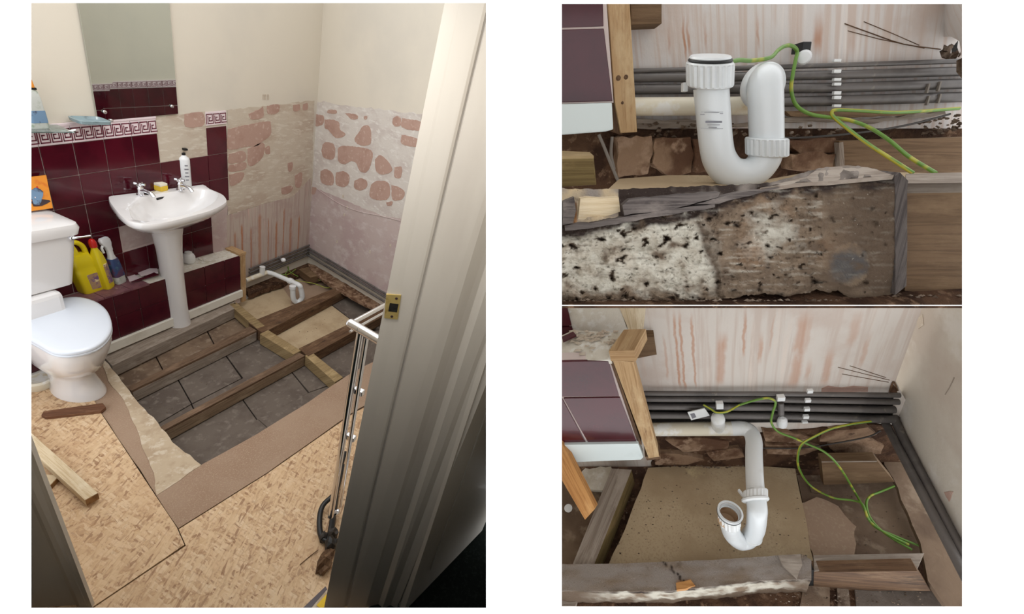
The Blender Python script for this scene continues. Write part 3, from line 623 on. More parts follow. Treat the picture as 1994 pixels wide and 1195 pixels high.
loft('pan', [b_(0,.088,.135,0,.03), b_(.012,.088,.135,0,.03), b_(.05,.078,.122,0,.035), b_(.12,.070,.112,-.005,.045), b_(.165,.082,.125,-.012,.045),
             [p.lerp(q, .45) for p, q in zip(b_(.22,.09,.14,-.015,.045), [Vc((v.x, v.y, .22)) for v in top])],
             [p.lerp(q, .75) for p, q in zip(b_(.29,.09,.14,-.02,.045), [Vc((v.x, v.y, .29)) for v in top])],
             [p.lerp(q, .95) for p, q in zip(b_(.35,.09,.14,-.02,.045), [Vc((v.x, v.y, .35)) for v in top])],
             [Vc((v.x, v.y, .385)) for v in top], top], M['ceramic'], tl, smooth=60)
box('pan_shelf', Vc((1.03, 2.38, .46)), .15, .10, .076, M['ceramic'], tl, bevel=.02)
tag(slab('wood_offcut', [Z(x, y, .02) for x, y in [(85,800),(200,784),(206,792),(197,800),(90,812),(80,808)]], (0,0,-.018), M['batten'], bevel=.002), 'red-brown wooden batten packed under the front of the toilet', 'wood')
pb = Z(78, 752, 0); lathe('drain_pot', pb, up, [(0,.045),(.02,.055),(.05,.058),(.06,.05),(.055,.03)], M['pvc_old'], n=20)
tag(bpy.data.objects['drain_pot'], 'pale round plastic pipe collar on the floor left of the toilet base', 'pipe fitting')

# basin
bs = empty('washbasin', Vc((1.84, 2.4, -.02)), 'white pedestal washbasin on the burgundy tiled wall under the mirror', 'basin')
ZR = .885
opx = [(210.5,384),(209.5,380.5),(211,378.5),(217,375),(257,366),(301,357),(348,350),(374,350),(408,367),(431,377),(439,384),(441.5,390),(438,396),(413,409),(361,424),(322,433),(296,436),(270,435),(247,429),(231.5,417),(221,404),(212.5,392)]
ipx = [(252,405),(257,424),(270,429),(296,430),(330,425),(361,418),(390,408),(413,395),(425,381),(420,374),(400,368),(374,368),(335,374),(300,379),(268,388)]
outer = [Z(x, y, ZR) for x, y in opx]
for p in outer: p.y = min(p.y, YA-.014)
inner = [Z(x, y, ZR) for x, y in ipx]; ic = sum(inner, Vc((0,0,0)))/len(inner)
oc = resamp(cr(outer+[outer[0]], 3)[:-1], ic, 128); inn = resamp(cr(inner+[inner[0]], 3)[:-1], ic, 128)
for p in oc: p.y = min(p.y, YA-.0115)
sc = lambda R, s, z, dx=0, dy=0: [Vc((ic.x+dx+(p.x-ic.x)*s, ic.y+dy+(p.y-ic.y)*s, z)) for p in R]
pt = Y(333, 456, 2.36)
tow = lambda R, k, z: [Vc((p.x*(1-k)+(pt.x+(p.x-ic.x)*.22)*k, p.y*(1-k)+(pt.y+.02+(p.y-ic.y)*.22)*k, z)) for p in R]
loft('bowl', [tow(oc,1.0,ZR-.19), tow(oc,.85,ZR-.172), tow(oc,.58,ZR-.135), tow(oc,.25,ZR-.085), tow(oc,.06,ZR-.045), sc(oc,1.0,ZR-.028), sc(oc,1.0,ZR-.006), sc(oc,.99,ZR), 
              [p.lerp(q, .93) for p, q in zip(oc, inn)], sc(inn,.985,ZR-.008), sc(inn,.93,ZR-.035), sc(inn,.82,ZR-.075), sc(inn,.6,ZR-.108), sc(inn,.3,ZR-.122), sc(inn,.06,ZR-.124)], M['ceramic'], bs, smooth=50)
pb0 = Z(347, 628, -.02); pcx, pcy = pb0.x, pb0.y
pr_ = []
for z, a, b in ((-.02,.066,.075),(.02,.064,.073),(.1,.058,.068),(.35,.056,.066),(.55,.062,.07),(.66,.072,.078),(.73,.085,.085)):
    k = (z+.02)/.75; pr_.append(ell(pcx*(1-k)+pt.x*k, (pcy+.0)*(1-k)+(pt.y+.03)*k, z, a, b))
loft('pedestal', pr_, M['ceramic'], bs, smooth=60)
def tap(x, y, dirn):
    b = Z(x, y, ZR); b.y = min(b.y, 2.462); t = empty('tap', (0,0,0)); t.parent = bs
    lathe('tap_body', b, up, [(0,.021),(.006,.021),(.010,.015),(.035,.014),(.042,.017),(.055,.012)], M['chrome'], t, n=18)
    tube('spout', cr([b+Vc((0,0,.03)), b+Vc((dirn*.01,-.03,.036)), b+Vc((dirn*.02,-.06,.03)), b+Vc((dirn*.024,-.078,.014))], 4), [.011]*13, M['chrome'], t, n=10)
    for a in range(4): tube('handle', [b+Vc((0,0,.066)), b+Vc((.024*math.cos(a*1.571+.6), .024*math.sin(a*1.571+.6), .066))], [.006,.008], M['chrome'], t, n=8)
    lathe('handle_cap', b+Vc((0,0,.055)), up, [(0,.008),(.008,.012),(.016,.012),(.02,.006)], M['chrome'], t, n=12)
tap(267, 377, .5); tap(336, 364, .5)
op = Z(313, 384, ZR-.02); box('overflow_slot', op+Vc((0,-.002,-.004)), .030, .003, .006, M['black'], bs, ax=(1,.18,0), ay=(-.18,1,0), bevel=.002)
lathe('plug', Z(287, 377, ZR+.001), up, [(0,.019),(.004,.019),(.007,.008)], M['black'], bs, n=16)
tube('chain', cr([Z(287,377,ZR+.004), Z(297,374,ZR+.002), Z(306,370,ZR+.002)], 3), .002, M['chrome'], bs, n=6)
sp = Z(314, 370, ZR); sg = empty('sponge', sp, 'yellow sponge with a white top between the basin taps', 'sponge')
box('foam', sp+Vc((0,0,.015)), .026, .022, .015, M['sponge_y'], sg, ax=(1,.25,0), ay=(-.25,1,0), bevel=.004)
box('scourer', sp+Vc((0,0,.0375)), .025, .021, .0075, M['sponge_w'], sg, ax=(1,.2,0), ay=(-.2,1,0), bevel=.003)
# soap dispenser
db = Z(361, 361, ZR); m1 = mpp(db); sd = empty('soap_dispenser', db, 'white pump bottle with black top on the right of the basin', 'dispenser')
H = (361-309)*m1*1.1
lathe('bottle', db, up, [(0,.030),(.004,.033),(H*.88,.033),(H*.95,.030),(H,.018),(H+.006,.014)], M['white_plastic'], sd, n=28)
lathe('pump_collar', db+up*(H+.004), up, [(0,.014),(.016,.014),(.018,.007),(.034,.006)], M['black'], sd, n=16)
box('pump_head', db+up*(H+.044)+Vc((.004,-.006,0)), .011, .02, .006, M['black'], sd, bevel=.003)
for k in range(5): box('printed_line', db+Vc((-.010,-.0322,H*(.25+.12*k))), .008+.003*(k % 2), .001, .003, M['print'], sd, ax=(1,-.25,0), ay=(.25,1,0))

# bottles on the ledge
def place(x, y): return Z(x, y, LEDGE)
def rr_at(c, z, hx, hy, r, yaw, lean=(0,0)):
    ca, sa = math.cos(yaw), math.sin(yaw)
    return [Vc((c.x+lean[0]*z+p.x*ca-p.y*sa, c.y+lean[1]*z+p.x*sa+p.y*ca, c.z+z)) for p in rrect(0,0,0,hx,hy,r)]
c1 = place(184, 568); c1 = Vc((c1.x+.005, c1.y+.03, LEDGE)); u1 = mpp(c1)
h1 = 112*u1*1.12
bb = empty('bleach_bottle', c1, 'large yellow bleach bottle with a moulded handle and red cap, next to the cistern', 'bottle')
la = (-.13, .0)
loft('body', [rr_at(c1,z*h1,a,b,.018,.1,la) for z,a,b in ((0,.050,.034),(.03,.053,.037),(.38,.053,.037),(.42,.049,.034),(.46,.052,.036),(.58,.050,.035),(.64,.044,.03))], M['yellow'], bb, smooth=50)
nk = Vc((c1.x+la[0]*h1*.9-.012, c1.y, LEDGE))
loft('neck', [rr_at(Vc((c1.x-.022,c1.y,LEDGE)),z*h1,a,b,r,.1,la) for z,a,b,r in ((.60,.026,.028,.014),(.74,.024,.026,.014),(.84,.018,.018,.012),(.88,.015,.015,.012))], M['yellow'], bb, smooth=50)
hp = lambda dx, z: Vc((c1.x+dx+la[0]*z*h1, c1.y, LEDGE+z*h1))
tube('handle', cr([hp(-.005,.82), hp(.018,.81), hp(.037,.74), hp(.040,.62), hp(.034,.56)], 4), .0125, M['yellow'], bb, n=12)
lathe('cap', hp(-.022,.88), Vc((la[0],0,1)), [(0,.020),(.01,.021),(h1*.10,.019),(h1*.115,.012)], M['red'], bb, n=20)
slab('label', [hp(-.03,.06)+Vc((0,-.0385,0)), hp(.03,.06)+Vc((0,-.0385,0)), hp(.036,.32)+Vc((0,-.0385,0)), hp(-.036,.32)+Vc((0,-.0385,0))], (0,.004,0), M['lilac_label'], bb)
c2 = place(214, 562); c2 = Vc((c2.x+.004, c2.y+.022, LEDGE)); h2 = 92*mpp(c2)*1.12
b2 = empty('bleach_bottle', c2, 'slim yellow bleach bottle with a red cap beside the spray bottle', 'bottle', None)
la2 = (-.10, .0)
loft('body', [rr_at(c2,z*h2,a,b,.014,.5,la2) for z,a,b in ((0,.028,.022),(.04,.031,.025),(.55,.030,.024),(.72,.024,.02),(.82,.014,.014),(.86,.013,.013))], M['yellow'], b2, smooth=50)
lathe('cap', Vc((c2.x+la2[0]*h2*.86, c2.y, LEDGE+.86*h2)), Vc((la2[0],0,1)), [(0,.016),(h2*.08,.017),(h2*.13,.013),(h2*.15,.007)], M['red'], b2, n=18)
box('label', Vc((c2.x+la2[0]*h2*.35+.012, c2.y-.024, LEDGE+h2*.33)), .014, .003, h2*.2, M['lilac_label'], b2, ax=(.85,.5,0), ay=(-.5,.85,0), az=(la2[0],0,1))
c3 = place(237, 552); c3 = Vc((c3.x+.004, c3.y+.02, LEDGE)); h3 = 86*mpp(c3)*1.15
b3 = empty('spray_bottle', c3, 'trigger spray bottle with white head and blue label on the ledge', 'bottle'); la3 = (-.10, .01)
loft('body', [rr_at(c3,z*h3,a,b,.014,.3,la3) for z,a,b in ((0,.029,.02),(.03,.031,.022),(.2,.031,.022),(.3,.026,.019))], M['clear'], b3, smooth=50)
loft('label', [rr_at(c3,z*h3,a,b,.014,.3,la3) for z,a,b in ((.16,.0322,.0232),(.22,.0322,.0232),(.5,.028,.02),(.54,.024,.018))], M['blue_label'], b3, smooth=50)
loft('neck', [rr_at(c3,z*h3,a,b,.010,.3,la3) for z,a,b in ((.50,.022,.016),(.62,.014,.013),(.74,.013,.013))], M['white_plastic'], b3, smooth=50)
loft('spray_head', [rr_at(Vc((c3.x+dx,c3.y,LEDGE)),z*h3,a,b,.007,.3,la3) for z,a,b,dx in ((.72,.016,.012,0),(.80,.018,.012,-.002),(.86,.028,.012,-.006),(.93,.030,.011,-.008),(.97,.024,.009,-.008))], M['white_plastic'], b3, smooth=50)
tube('trigger', cr([Vc((c3.x-.02+la3[0]*h3*.86, c3.y-.004, LEDGE+h3*.86)), Vc((c3.x-.036+la3[0]*h3*.8, c3.y-.008, LEDGE+h3*.8)), Vc((c3.x-.034+la3[0]*h3*.7, c3.y-.008, LEDGE+h3*.70))], 3), .006, M['white_plastic'], b3, n=8)
# broken tiles and rubble on the ledge
def shard(label, px, z, m, th=-.006, tilt=None, nm='broken_tile'):
    P = [Z(x, y, LEDGE+z+(tilt[i] if tilt else 0)) for i, (x, y) in enumerate(px)]
    return tag(slab(nm, P, (0,0,th), m), label, 'broken tile')
shard('white broken tile shard lying left of the pedestal, larger piece', [(259,522),(306,522),(308,530),(274,536)], .012, M['bordertile'], tilt=(.004,.012,.01,0))
shard('small white tile shard beside the spray bottle', [(247,537),(262,534),(272,541),(252,547)], .008, M['bordertile'])
shard('dark triangular tile shard under the white shards', [(256,548),(300,530),(309,534),(268,546)], .014, M['burgundy2'], tilt=(0,.01,.008,0))
shard('dark tile shard leaning behind the white shard', [(262,516),(284,506),(290,516),(270,524)], .02, M['burgundy2'])
cu = place(373, 512); cp_ = empty('plastic_tub', cu, 'frosted white plastic tub lying on the ledge right of the pedestal', 'tub')
lathe('tub_body', cu+Vc((0,.02,.0)), Vc((0,0,1)), [(0,.030),(.01,.036),(.045,.036),(.062,.028),(.068,.02)], M['white_plastic'], cp_, n=22)
lathe('tub_lid', cu+Vc((0,.02,.066)), Vc((0,0,1)), [(0,.021),(.010,.021),(.012,.015)], M['pvc'], cp_, n=18)
vs, fs = [], []
for i in range(70):
    p = Z(388+rd.random()*75, 0, LEDGE) if 0 else None
    x = rd.uniform(385, 460); y = 506-(x-385)*.28+rd.uniform(-9, 7); p = Z(x, y, LEDGE+.001); 
    if p.y > YA-.008 or p.y < YB+.004: continue
    a = rd.random()*6; s = rd.uniform(.003, .011); i0 = len(vs)
    for k in range(4): vs.append(p+Vc((math.cos(a+k*1.57)*s, math.sin(a+k*1.57)*s*.5, .001+.003*rd.random())))
    vs.append(p+Vc((0,0,s*.6))); fs += [(i0,i0+1,i0+4),(i0+1,i0+2,i0+4),(i0+2,i0+3,i0+4),(i0+3,i0,i0+4),(i0+3,i0+2,i0+1,i0)]
tag(build('plaster_crumbs', vs, fs, M['dusty']), 'loose plaster crumbs on the bare ledge', 'debris', kind='stuff')

# picture leaning on the cistern
pc = [Y(40,347,2.49), Y(90,341,2.49), Y(103,405,2.44), Y(40,414,2.44)]
pz = empty('printed_card', (pc[2]+pc[3])/2, 'bright orange printed card standing on the cistern lid against the wall', 'card')
slab('card', pc, (0,.004,0), M['orange_print'], pz)
def on_card(u, v): return pc[3].lerp(pc[2], u).lerp(pc[0].lerp(pc[1], u), v)
blobp = lambda cu, cv, ru, rv, n=14, s=0: [on_card(cu+ru*math.cos(t)*(1+.25*math.sin(3*t+s)), cv+rv*math.sin(t)) for t in [2*math.pi*i/n for i in range(n)]]
for nm, p, m in (('printed_shape', blobp(.52,.42,.22,.26), M['print_blue']), ('printed_shape', blobp(.6,.22,.3,.1,14,1), M['print_dark']), ('printed_shape', blobp(.45,.30,.10,.12,14,2), M['bordertile']), ('printed_shape', blobp(.58,.52,.06,.2,14,2), M['red'])):
    slab(nm, [q+Vc((0,-.002-.0006*random.random(),0)) for q in p], (0,.0012,0), m, pz)
# glass shelf, bottle, soap dish
sz = Q(61, 245).z+.005
sh = empty('glass_shelf', Vc((1.30, 2.46, sz)), 'small glass bathroom shelf on a chrome bracket above the key border', 'shelf')
s_r = Q(112, 238).x
slab('glass', [Vc((.95,2.40,sz)), Vc((s_r-.012,2.40,sz)), Vc((s_r-.012,2.515,sz)), Vc((.95,2.515,sz))], (0,0,.006), M['glass'], sh, bevel=.001)
tube('bracket', cr([Vc((s_r-.05,2.515,sz-.008)), Vc((s_r-.045,2.46,sz-.010)), Vc((s_r-.02,2.42,sz+.002)), Vc((s_r,2.412,sz+.010))], 4), .006, M['chrome'], sh, n=8)
lathe('bracket_plate', Vc((s_r-.05,2.516,sz-.008)), (0,-1,0), [(0,.016),(.006,.014),(.010,.008)], M['chrome'], sh, n=14)
q0 = Vc((Y(76,232,2.46).x-.012, 2.46, sz+.006)); hb_ = 92*mpp(q0)*1.0
bt = empty('shampoo_bottle', q0, 'clear patterned toiletry bottle with an orange cap on the glass shelf', 'bottle')
loft('body', [rr_at(Vc((q0.x,q0.y,q0.z)),z*hb_,a,b,.012,.2) for z,a,b in ((0,.034,.02),(.03,.036,.022),(.6,.030,.02),(.72,.024,.018),(.76,.018,.016))], M['clear'], bt, smooth=50)
loft('label', [rr_at(q0,z*hb_,a,b,.012,.2) for z,a,b in ((.12,.0362,.0225),(.34,.034,.022),(.36,.033,.0215))], M['print_blue'], bt, smooth=50)
box('cap_band', q0+up*hb_*.775, .019, .017, .004, M['black'], bt)
loft('cap', [rr_at(q0,z*hb_,a,b,.010,.2) for z,a,b in ((.78,.019,.016),(.92,.016,.014),(.97,.012,.011))], M['orange_print'], bt, smooth=50)
sq = Vc((Q(161,228).x-.01, 2.455, Q(161,232).z+.012)); dsh = empty('soap_dish', sq, 'blue-grey glass soap dish on a wall holder below the mirror', 'soap dish')
loft('dish', [rr_at(sq,z,a,b,.02,0) for z,a,b in ((-.012,.052,.03),(-.006,.066,.042),(.008,.068,.044),(.010,.062,.038),(-.002,.056,.032))], M['bluegrey'], dsh, smooth=50)
tube('holder', [sq+Vc((.03,.06,-.004)), sq+Vc((.03,.0,-.014))], .006, M['chrome'], dsh, n=8)
lathe('knob', sq+Vc((.074,-.01,.006)), (1,0,0), [(0,.007),(.01,.008),(.016,.004)], M['chrome'], dsh, n=12)

# copper pipes along both walls of the shower corner
PGa, PGb = 'dark heating pipes in the far corner of the bathroom', 'dark heating pipes along the far bathroom wall'
xs0 = Q(482, 530).x
for k, (h, r) in enumerate(((.160,.007),(.128,.009),(.094,.009),(.058,.009))):
    tag(tube('copper_pipe', [Vc((xs0, YA-.018, h-.03)), Vc((cornerX-.006, YA-.018, h))], r, M['pipe'], n=10), ('topmost', 'second from the top', 'third from the top', 'lowest')[k]+' dark copper pipe under the stained basin wall corner, bathroom view', 'pipe', PGa)
for k, (h, o, r) in enumerate(((.130,.014,.009),(.100,.020,.009),(.062,.030,.010))):
    tag(tube('copper_pipe', [onB(.02, h, o), onB(1.3, h, o)], r, M['pipe'], n=10), ('upper', 'middle', 'lower')[k]+' dark pipe along the foot of the far patched wall, bathroom view', 'pipe', PGb)
# waste pipe and trap of view 1
wp = empty('waste_trap', F(575, 585, SB), 'white waste pipe with a U trap beyond the floor joists, bathroom view', 'waste pipe')
zp = .03
a1, a2, a3, a4 = Y(478,546,YA-.05), Y(520,530,YA-.06), Z(532,533,Y(520,530,YA-.06).z), Z(570,549,Y(520,530,YA-.06).z-.01)
tube('wall_pipe', [a1, a2], .020, M['pvc_old'], wp, n=14)
tube('tee_stub', [Y(510,534,YA-.06), Y(511,519,YA-.06)], [.019,.022], M['pvc'], wp, n=14)
tube('outlet_pipe', cr([a2, a3, a3.lerp(a4,.5), a4], 4), .020, M['pvc'], wp, n=14)
dn = Z(588, 583, SB+.035); tp = near_vert(586, 556, dn)
c_ = Z(571, 585, SB+.035); lt = near_vert(570, 556, c_)
tube('trap_bend', cr([a4, tp+Vc((-.012,.01,.005)), tp+Vc((.0,.0,-.03)), dn+Vc((0,0,.02)), (dn+c_)/2+Vc((0,0,-.022)), c_+Vc((0,0,.02)), lt], 5), .021, M['pvc'], wp, n=14)
lathe('ribbed_nut', lt+Vc((0,0,-.03)), up, [(0,.026),(.028,.026),(.03,.022)], M['pvc'], wp, n=20)
lathe('ribbed_nut', a4+(a3-a4).normalized()*.005, (a3-a4), [(0,.027),(.03,.027)], M['pvc'], wp, n=20)
vx = Y(551,506,YA-.06); v_ = empty('isolation_valve', vx, 'small white pipe valve cap among the green cables, bathroom view', 'valve')
lathe('valve_cap', vx, (-.2,-1,.3), [(-.015,.012),(0,.020),(.012,.020),(.022,.012),(.026,.004)], M['white_plastic'], v_, n=16)
tube('stem', [vx, Vc((vx.x, YA-.01, vx.z+.01))], .008, M['pipe'], v_, n=8)
ec = [[(512,520),(530,505),(548,498),(558,508),(560,520),(566,530),(580,538)], [(536,512),(528,522),(540,532),(560,534),(576,524)], [(560,512),(562,524),(556,534),(566,544),(590,548),(612,552),(636,560),(648,556),(640,548),(620,545)]]
for i, p in enumerate(ec):
    tag(cable('earth_cable', [Z(x, y, .0-.02*k*(i == 2)/3) for k, (x, y) in enumerate(p)], .0032, M['earth']), ('green and yellow earth cable end hooked over the waste pipe, bathroom view', 'green and yellow earth cable loop by the copper pipes, bathroom view', 'long green and yellow earth cable trailing onto the boards, bathroom view')[i], 'cable')

# chrome towel rail inside the door
rb = Z(642, 1012, 0); tr = empty('towel_rail', rb, 'chrome tubular towel rail standing beside the white door frame', 'towel rail')
rt = near_vert(681, 628, rb); rt = Vc((rb.x, rb.y, rt.z)); zt = rt.z
tpp = near_vert(704, 652, rb)
pA, pB_, pC = near_vert(679, 627, rb), None, None
zt = pA.z; pB_ = Z(742, 664, zt); pC = Z(768, 584, zt)
d1 = (pB_-pA).normalized()
tube('top_bar', [pA, pA+d1*.006, pA+d1*.008, pB_+d1*.25], [.013,.0165,.0165,.0165], M['chrome'], tr, n=16)
lathe('collar', pA+d1*.05, d1, [(0,.0175),(.004,.0175)], M['chrome'], tr, n=16)
tube('cross_bar', [pA+d1*.01, pA.lerp(pC, 1.0)], .009, M['chrome'], tr, n=12)
tube('cross_bar', [pA+d1*.01+Vc((0,0,-.035)), pC+Vc((0,0,-.035))], .005, M['chrome'], tr, n=10)
la_ = pA+d1*.055
tube('leg', [Vc((la_.x, la_.y, zt-.01)), near_vert(644, 1005, la_)], .0125, M['chrome'], tr, n=14)
lb_ = pA+d1*.085
tube('leg', [Vc((lb_.x, lb_.y, zt-.02)), near_vert(662, 985, lb_)], .008, M['chrome'], tr, n=12)
for yy in (760, 850): 
    q = near_vert(690-(yy-700)*.16, yy, la_); box('bracket', q+Vc((.015,-.03,0)), .010, .02, .012, M['chrome'], tr, bevel=.003)
# dark clutter by the jamb
dk = Z(640, 1075, 0); hz = empty('hose_bundle', dk, 'dark rubber hose and old leather pieces bundled by the foot of the door frame', 'hose')
tube('hose', cr([Z(648,965,.06), Z(628,985,.05), Z(622,1015,.03), Z(626,1045,.03), Z(640,1055,.03)], 4), .012, M['black'], hz, n=10)
blob('leather_piece', Z(636,1085,.03), .035, M['joist_dark'], hz, 3, .4, (1,.7,1.1))
blob('leather_piece', Z(630,1045,.03), .022, M['cable'], hz, 5, .4, (1,.8,1))
blob('leather_piece', Z(648,1040,.04), .03, M['cable'], hz, 8, .4, (.8,.8,1.4))
tube('wire', cr([Z(620,1070,.01), Z(604,1082,.004), Z(584,1099,.004)], 3), .0018, M['joist_dark'], hz, n=6)
tube('hose', cr([Z(672,880,.05), Z(664,910,.04), Z(658,945,.03), Z(652,975,.03)], 4), .010, M['black'], hz, n=10)
tube('strap', cr([Z(668,905,.06), Z(655,960,.05), Z(648,1010,.04), Z(640,1060,.03), Z(634,1105,.02)], 4), [.011]*5+[.014]*12, M['black'], hz, n=8)
blob('leather_piece', Z(632,1100,.03), .036, M['joist_dark'], hz, 11, .45, (1,.8,1.2))
blob('leather_piece', Z(645,1060,.05), .034, M['black'], hz, 14, .45, (.9,.8,1.3))
blob('fitting', Z(655,998,.05), .016, M['chrome'], hz, 15, .3)
# timber offcuts lower left
def beam(label, px0, px1, z, w, hgt, m, nm='timber_offcut', z2=None):
    a, b = Z(*px0, z), Z(*px1, z if z2 is None else z2); t = (b-a).normalized(); s = Vc((-t.y, t.x, 0)).normalized()*w
    o = empty(nm, a.lerp(b, .5)-up*hgt, label, 'wood')
    hexa('length', [a-s, b-s, b+s, a+s], [p-up*hgt for p in (a-s, b-s, b+s, a+s)], m, o, ax=t, bevel=.0015)
    e = .002
    hexa('end_grain', [b-s*.97+t*.0003-up*.002, b+s*.97+t*.0003-up*.002, b+s*.97+t*e-up*.002, b-s*.97+t*e-up*.002], [p-up*(hgt-.004) for p in (b-s*.97+t*.0003, b+s*.97+t*.0003, b+s*.97+t*e, b-s*.97+t*e)], M['endgrain'], o)
    return o
beam('pale planed timber offcut with dark knots lying across another on the chipboard floor', (20,822), (178,966), .075, .021, .042, M['pine_pale'], z2=.062)
beam('short pale timber offcut under the longer knotted offcut by the left door frame', (30,930), (107,934), .030, .024, .030, M['pine_pale'])

# ------------------------------------------------------------------ doorway
def vline(pb, pt_):
    b = Z(*pb, 0); return b, near_vert(*pt_, b)
def strip(nm, e0, e1, m, par, th=.012, push=None):
    (b0_, t0_), (b1_, t1_) = e0, e1
    n = (b1_-b0_).cross(t0_-b0_).normalized()
    if n.dot(b0_-CAM) < 0: n = -n
    return slab(nm, [b0_, b1_, t1_, t0_], n*th, m, par, ax=(0,0,1))
e = {k: vline(*v) for k, v in dict(a=((631,1183),(873,-30)), b=((655,1183),(903,-30)), c=((668,1183),(952,-30)), c2=((677,1183),(966,-30)), f=((711,1183),(1080,-30)), g=((736,1183),(1122,-30)), g2=((745,1183),(1140,-30)), h=((760,1183),(1200,-30)), i=((773,1183),(1258,-30)), j=((786,1183),(1290,-30))).items()}
df = empty('door_frame', e['c'][0], 'off-white glossy door frame with a brass strike plate, framing the bathroom doorway', 'door frame')
strip('rebate', e['a'], e['b'], M['door_gloss'], df); strip('stop_edge', e['b'], e['c'], M['door_gloss'], df)
gi = [(p+Vc((.006,.006,0))) for p in e['c']]; gj = [(p+Vc((.006,.006,0))) for p in e['c2']]
strip('groove', (gi[0], gi[1]), (gj[0], gj[1]), M['door_gloss'], df, .008); strip('groove_side', e['c'], (gi[0], gi[1]), M['door_gloss'], df, .006); strip('groove_side', (gj[0], gj[1]), e['c2'], M['door_gloss'], df, .006)
strip('lining', e['c2'], e['f'], M['door_gloss'], df)
sgo = [(p+Vc((.012,.006,0))) for p in e['g']]; sgp = [(p+Vc((.012,.006,0))) for p in e['g2']]
strip('bevel', e['f'], (sgo[0], sgo[1]), M['door_gloss'], df); strip('bead', (sgo[0], sgo[1]), e['g2'], M['door_gloss'], df)
hh1 = [(p+Vc((.008,.004,0))) for p in e['h']]
strip('architrave', e['g2'], (hh1[0], hh1[1]), M['door_gloss'], df); strip('architrave_edge', (hh1[0], hh1[1]), e['i'], M['door_gloss'], df)
# strike plate on the rebate
(ba, ta_), (bb_, tb_) = e['a'], e['b']; nR = (bb_-ba).cross(ta_-ba).normalized()
if nR.dot(ba-CAM) > 0: nR = -nR
SP = lambda x, y, o=.005: PL(x, y, nR, ba+nR*o)
sp_ = slab('strike_plate', [SP(752,573), SP(781,575), SP(774,622), SP(748,619)], -nR*.005, M['brass'], df)
slab('latch_hole', [SP(759,590,.0057), SP(776,592,.0057), SP(773,608,.0057), SP(756,606,.0057)], -nR*.002, M['dark'], sp_)
for x, y in ((772,581),(763,616)): lathe('screw', SP(x, y, .005), nR, [(0,.0035),(.0012,.003)], M['print_dark'], sp_, n=10)
# hall side: white door edge and dark carpet
k0, k1 = Z(786,1192,0), Z(985,985,0)
dz_ = Vc((k1.x-k0.x, k1.y-k0.y, 0)).normalized(); nD = Vc((-dz_.y, dz_.x, 0)); nD = nD if nD.dot(k0-CAM) > 0 else -nD
door = slab('door_1', [k0+Vc((0,0,.004)), k0+dz_*.52+Vc((0,0,.004)), k0+dz_*.52+Vc((0,0,2.2)), k0+Vc((0,0,2.2))], nD*.035, M['door_gloss'], ax=(0,0,1)); tag(door, kind='structure')
bead = slab('door_panel_bead', [k0+dz_*.10+Vc((0,0,.2))-nD*.004, k0+dz_*.112+Vc((0,0,.2))-nD*.004, k0+dz_*.112+Vc((0,0,2.0))-nD*.004, k0+dz_*.10+Vc((0,0,2.0))-nD*.004], nD*.005, M['door_gloss'], door)
cpt = slab('floor', [Z(x, y, -.004) for x, y in [(655,1166),(735,1150),(800,1120),(1010,950),(1100,1400),(620,1400)]], (0,0,-.01), M['carpet']); tag(cpt, kind='structure')
th_ = empty('door_threshold', Z(620,1165,0), 'worn threshold strip with a yellow printed edge at the foot of the door frame', 'threshold')
slab('strip_edge', [Z(x, y, .006) for x, y in [(590,1183),(634,1141),(637,1147),(600,1190)]], (0,0,-.006), M['print_dark'], th_)
slab('strip', [Z(x, y, .005) for x, y in [(600,1190),(637,1147),(650,1168),(640,1200)]], (0,0,-.006), M['pale_ply'], th_)
slab('yellow_print', [Z(x, y, .0065) for x, y in [(616,1178),(637,1155),(642,1164),(628,1186)]], (0,0,-.002), M['sponge_y'], th_)
# left jamb
f = {k: vline(*v) for k, v in dict(a=((180,1183),(-122,400)), b=((171,1183),(-136,400)), c=((157,1183),(-190,400)), c2=((150,1183),(-200,400)), d=((84,1183),(-320,400)), d2=((76,1183),(-335,400)), e=((10,1183),(-460,400))).items()}
lj = empty('door_frame', f['c'][0], 'grey-white left side of the door frame at the lower edge of the bathroom view', 'door frame')
strip('edge', f['a'], f['b'], M['door_gloss'], lj); strip('rebate', f['b'], f['c'], M['door_gloss'], lj, .006)
sc2 = [(p+Vc((.004,.010,0))) for p in f['c2']]
strip('bead', f['c'], (sc2[0], sc2[1]), M['door_gloss'], lj, .006); strip('lining', (sc2[0], sc2[1]), f['d'], M['door_gloss'], lj); strip('bead', f['d'], f['d2'], M['door_gloss'], lj, .006); strip('lining', f['d2'], f['e'], M['door_gloss'], lj)

# ------------------------------------------------------------------ view 2: close view of the trap and the rotten joist
def plane(n, dd): nn = W(Vc(n).normalized()); return nn, CAM+nn*dd       # n in camera axes, n.X = dd
V2 = U((.126, .91, .394)); UP2 = -W(V2)
nW2, pW2 = plane((0, -.397, .918), .678)
def P2(x, y, off=0.0): return PL(x, y, nW2, pW2-nW2*off)
AX2 = (P2(1700,130)-P2(1300,130)).normalized()
uu2 = UP2-nW2*UP2.dot(nW2); uu2.normalize()
iv2 = (P2(1500,10)-P2(1500,150)).normalized(); UX2 = nW2.cross(iv2).normalized()
if UX2.dot(AX2) < 0: UX2 = -UX2
uvx = lambda x, y: P2(x, y).dot(UX2)
uvy = lambda x, y: P2(x, y).dot(uu2)
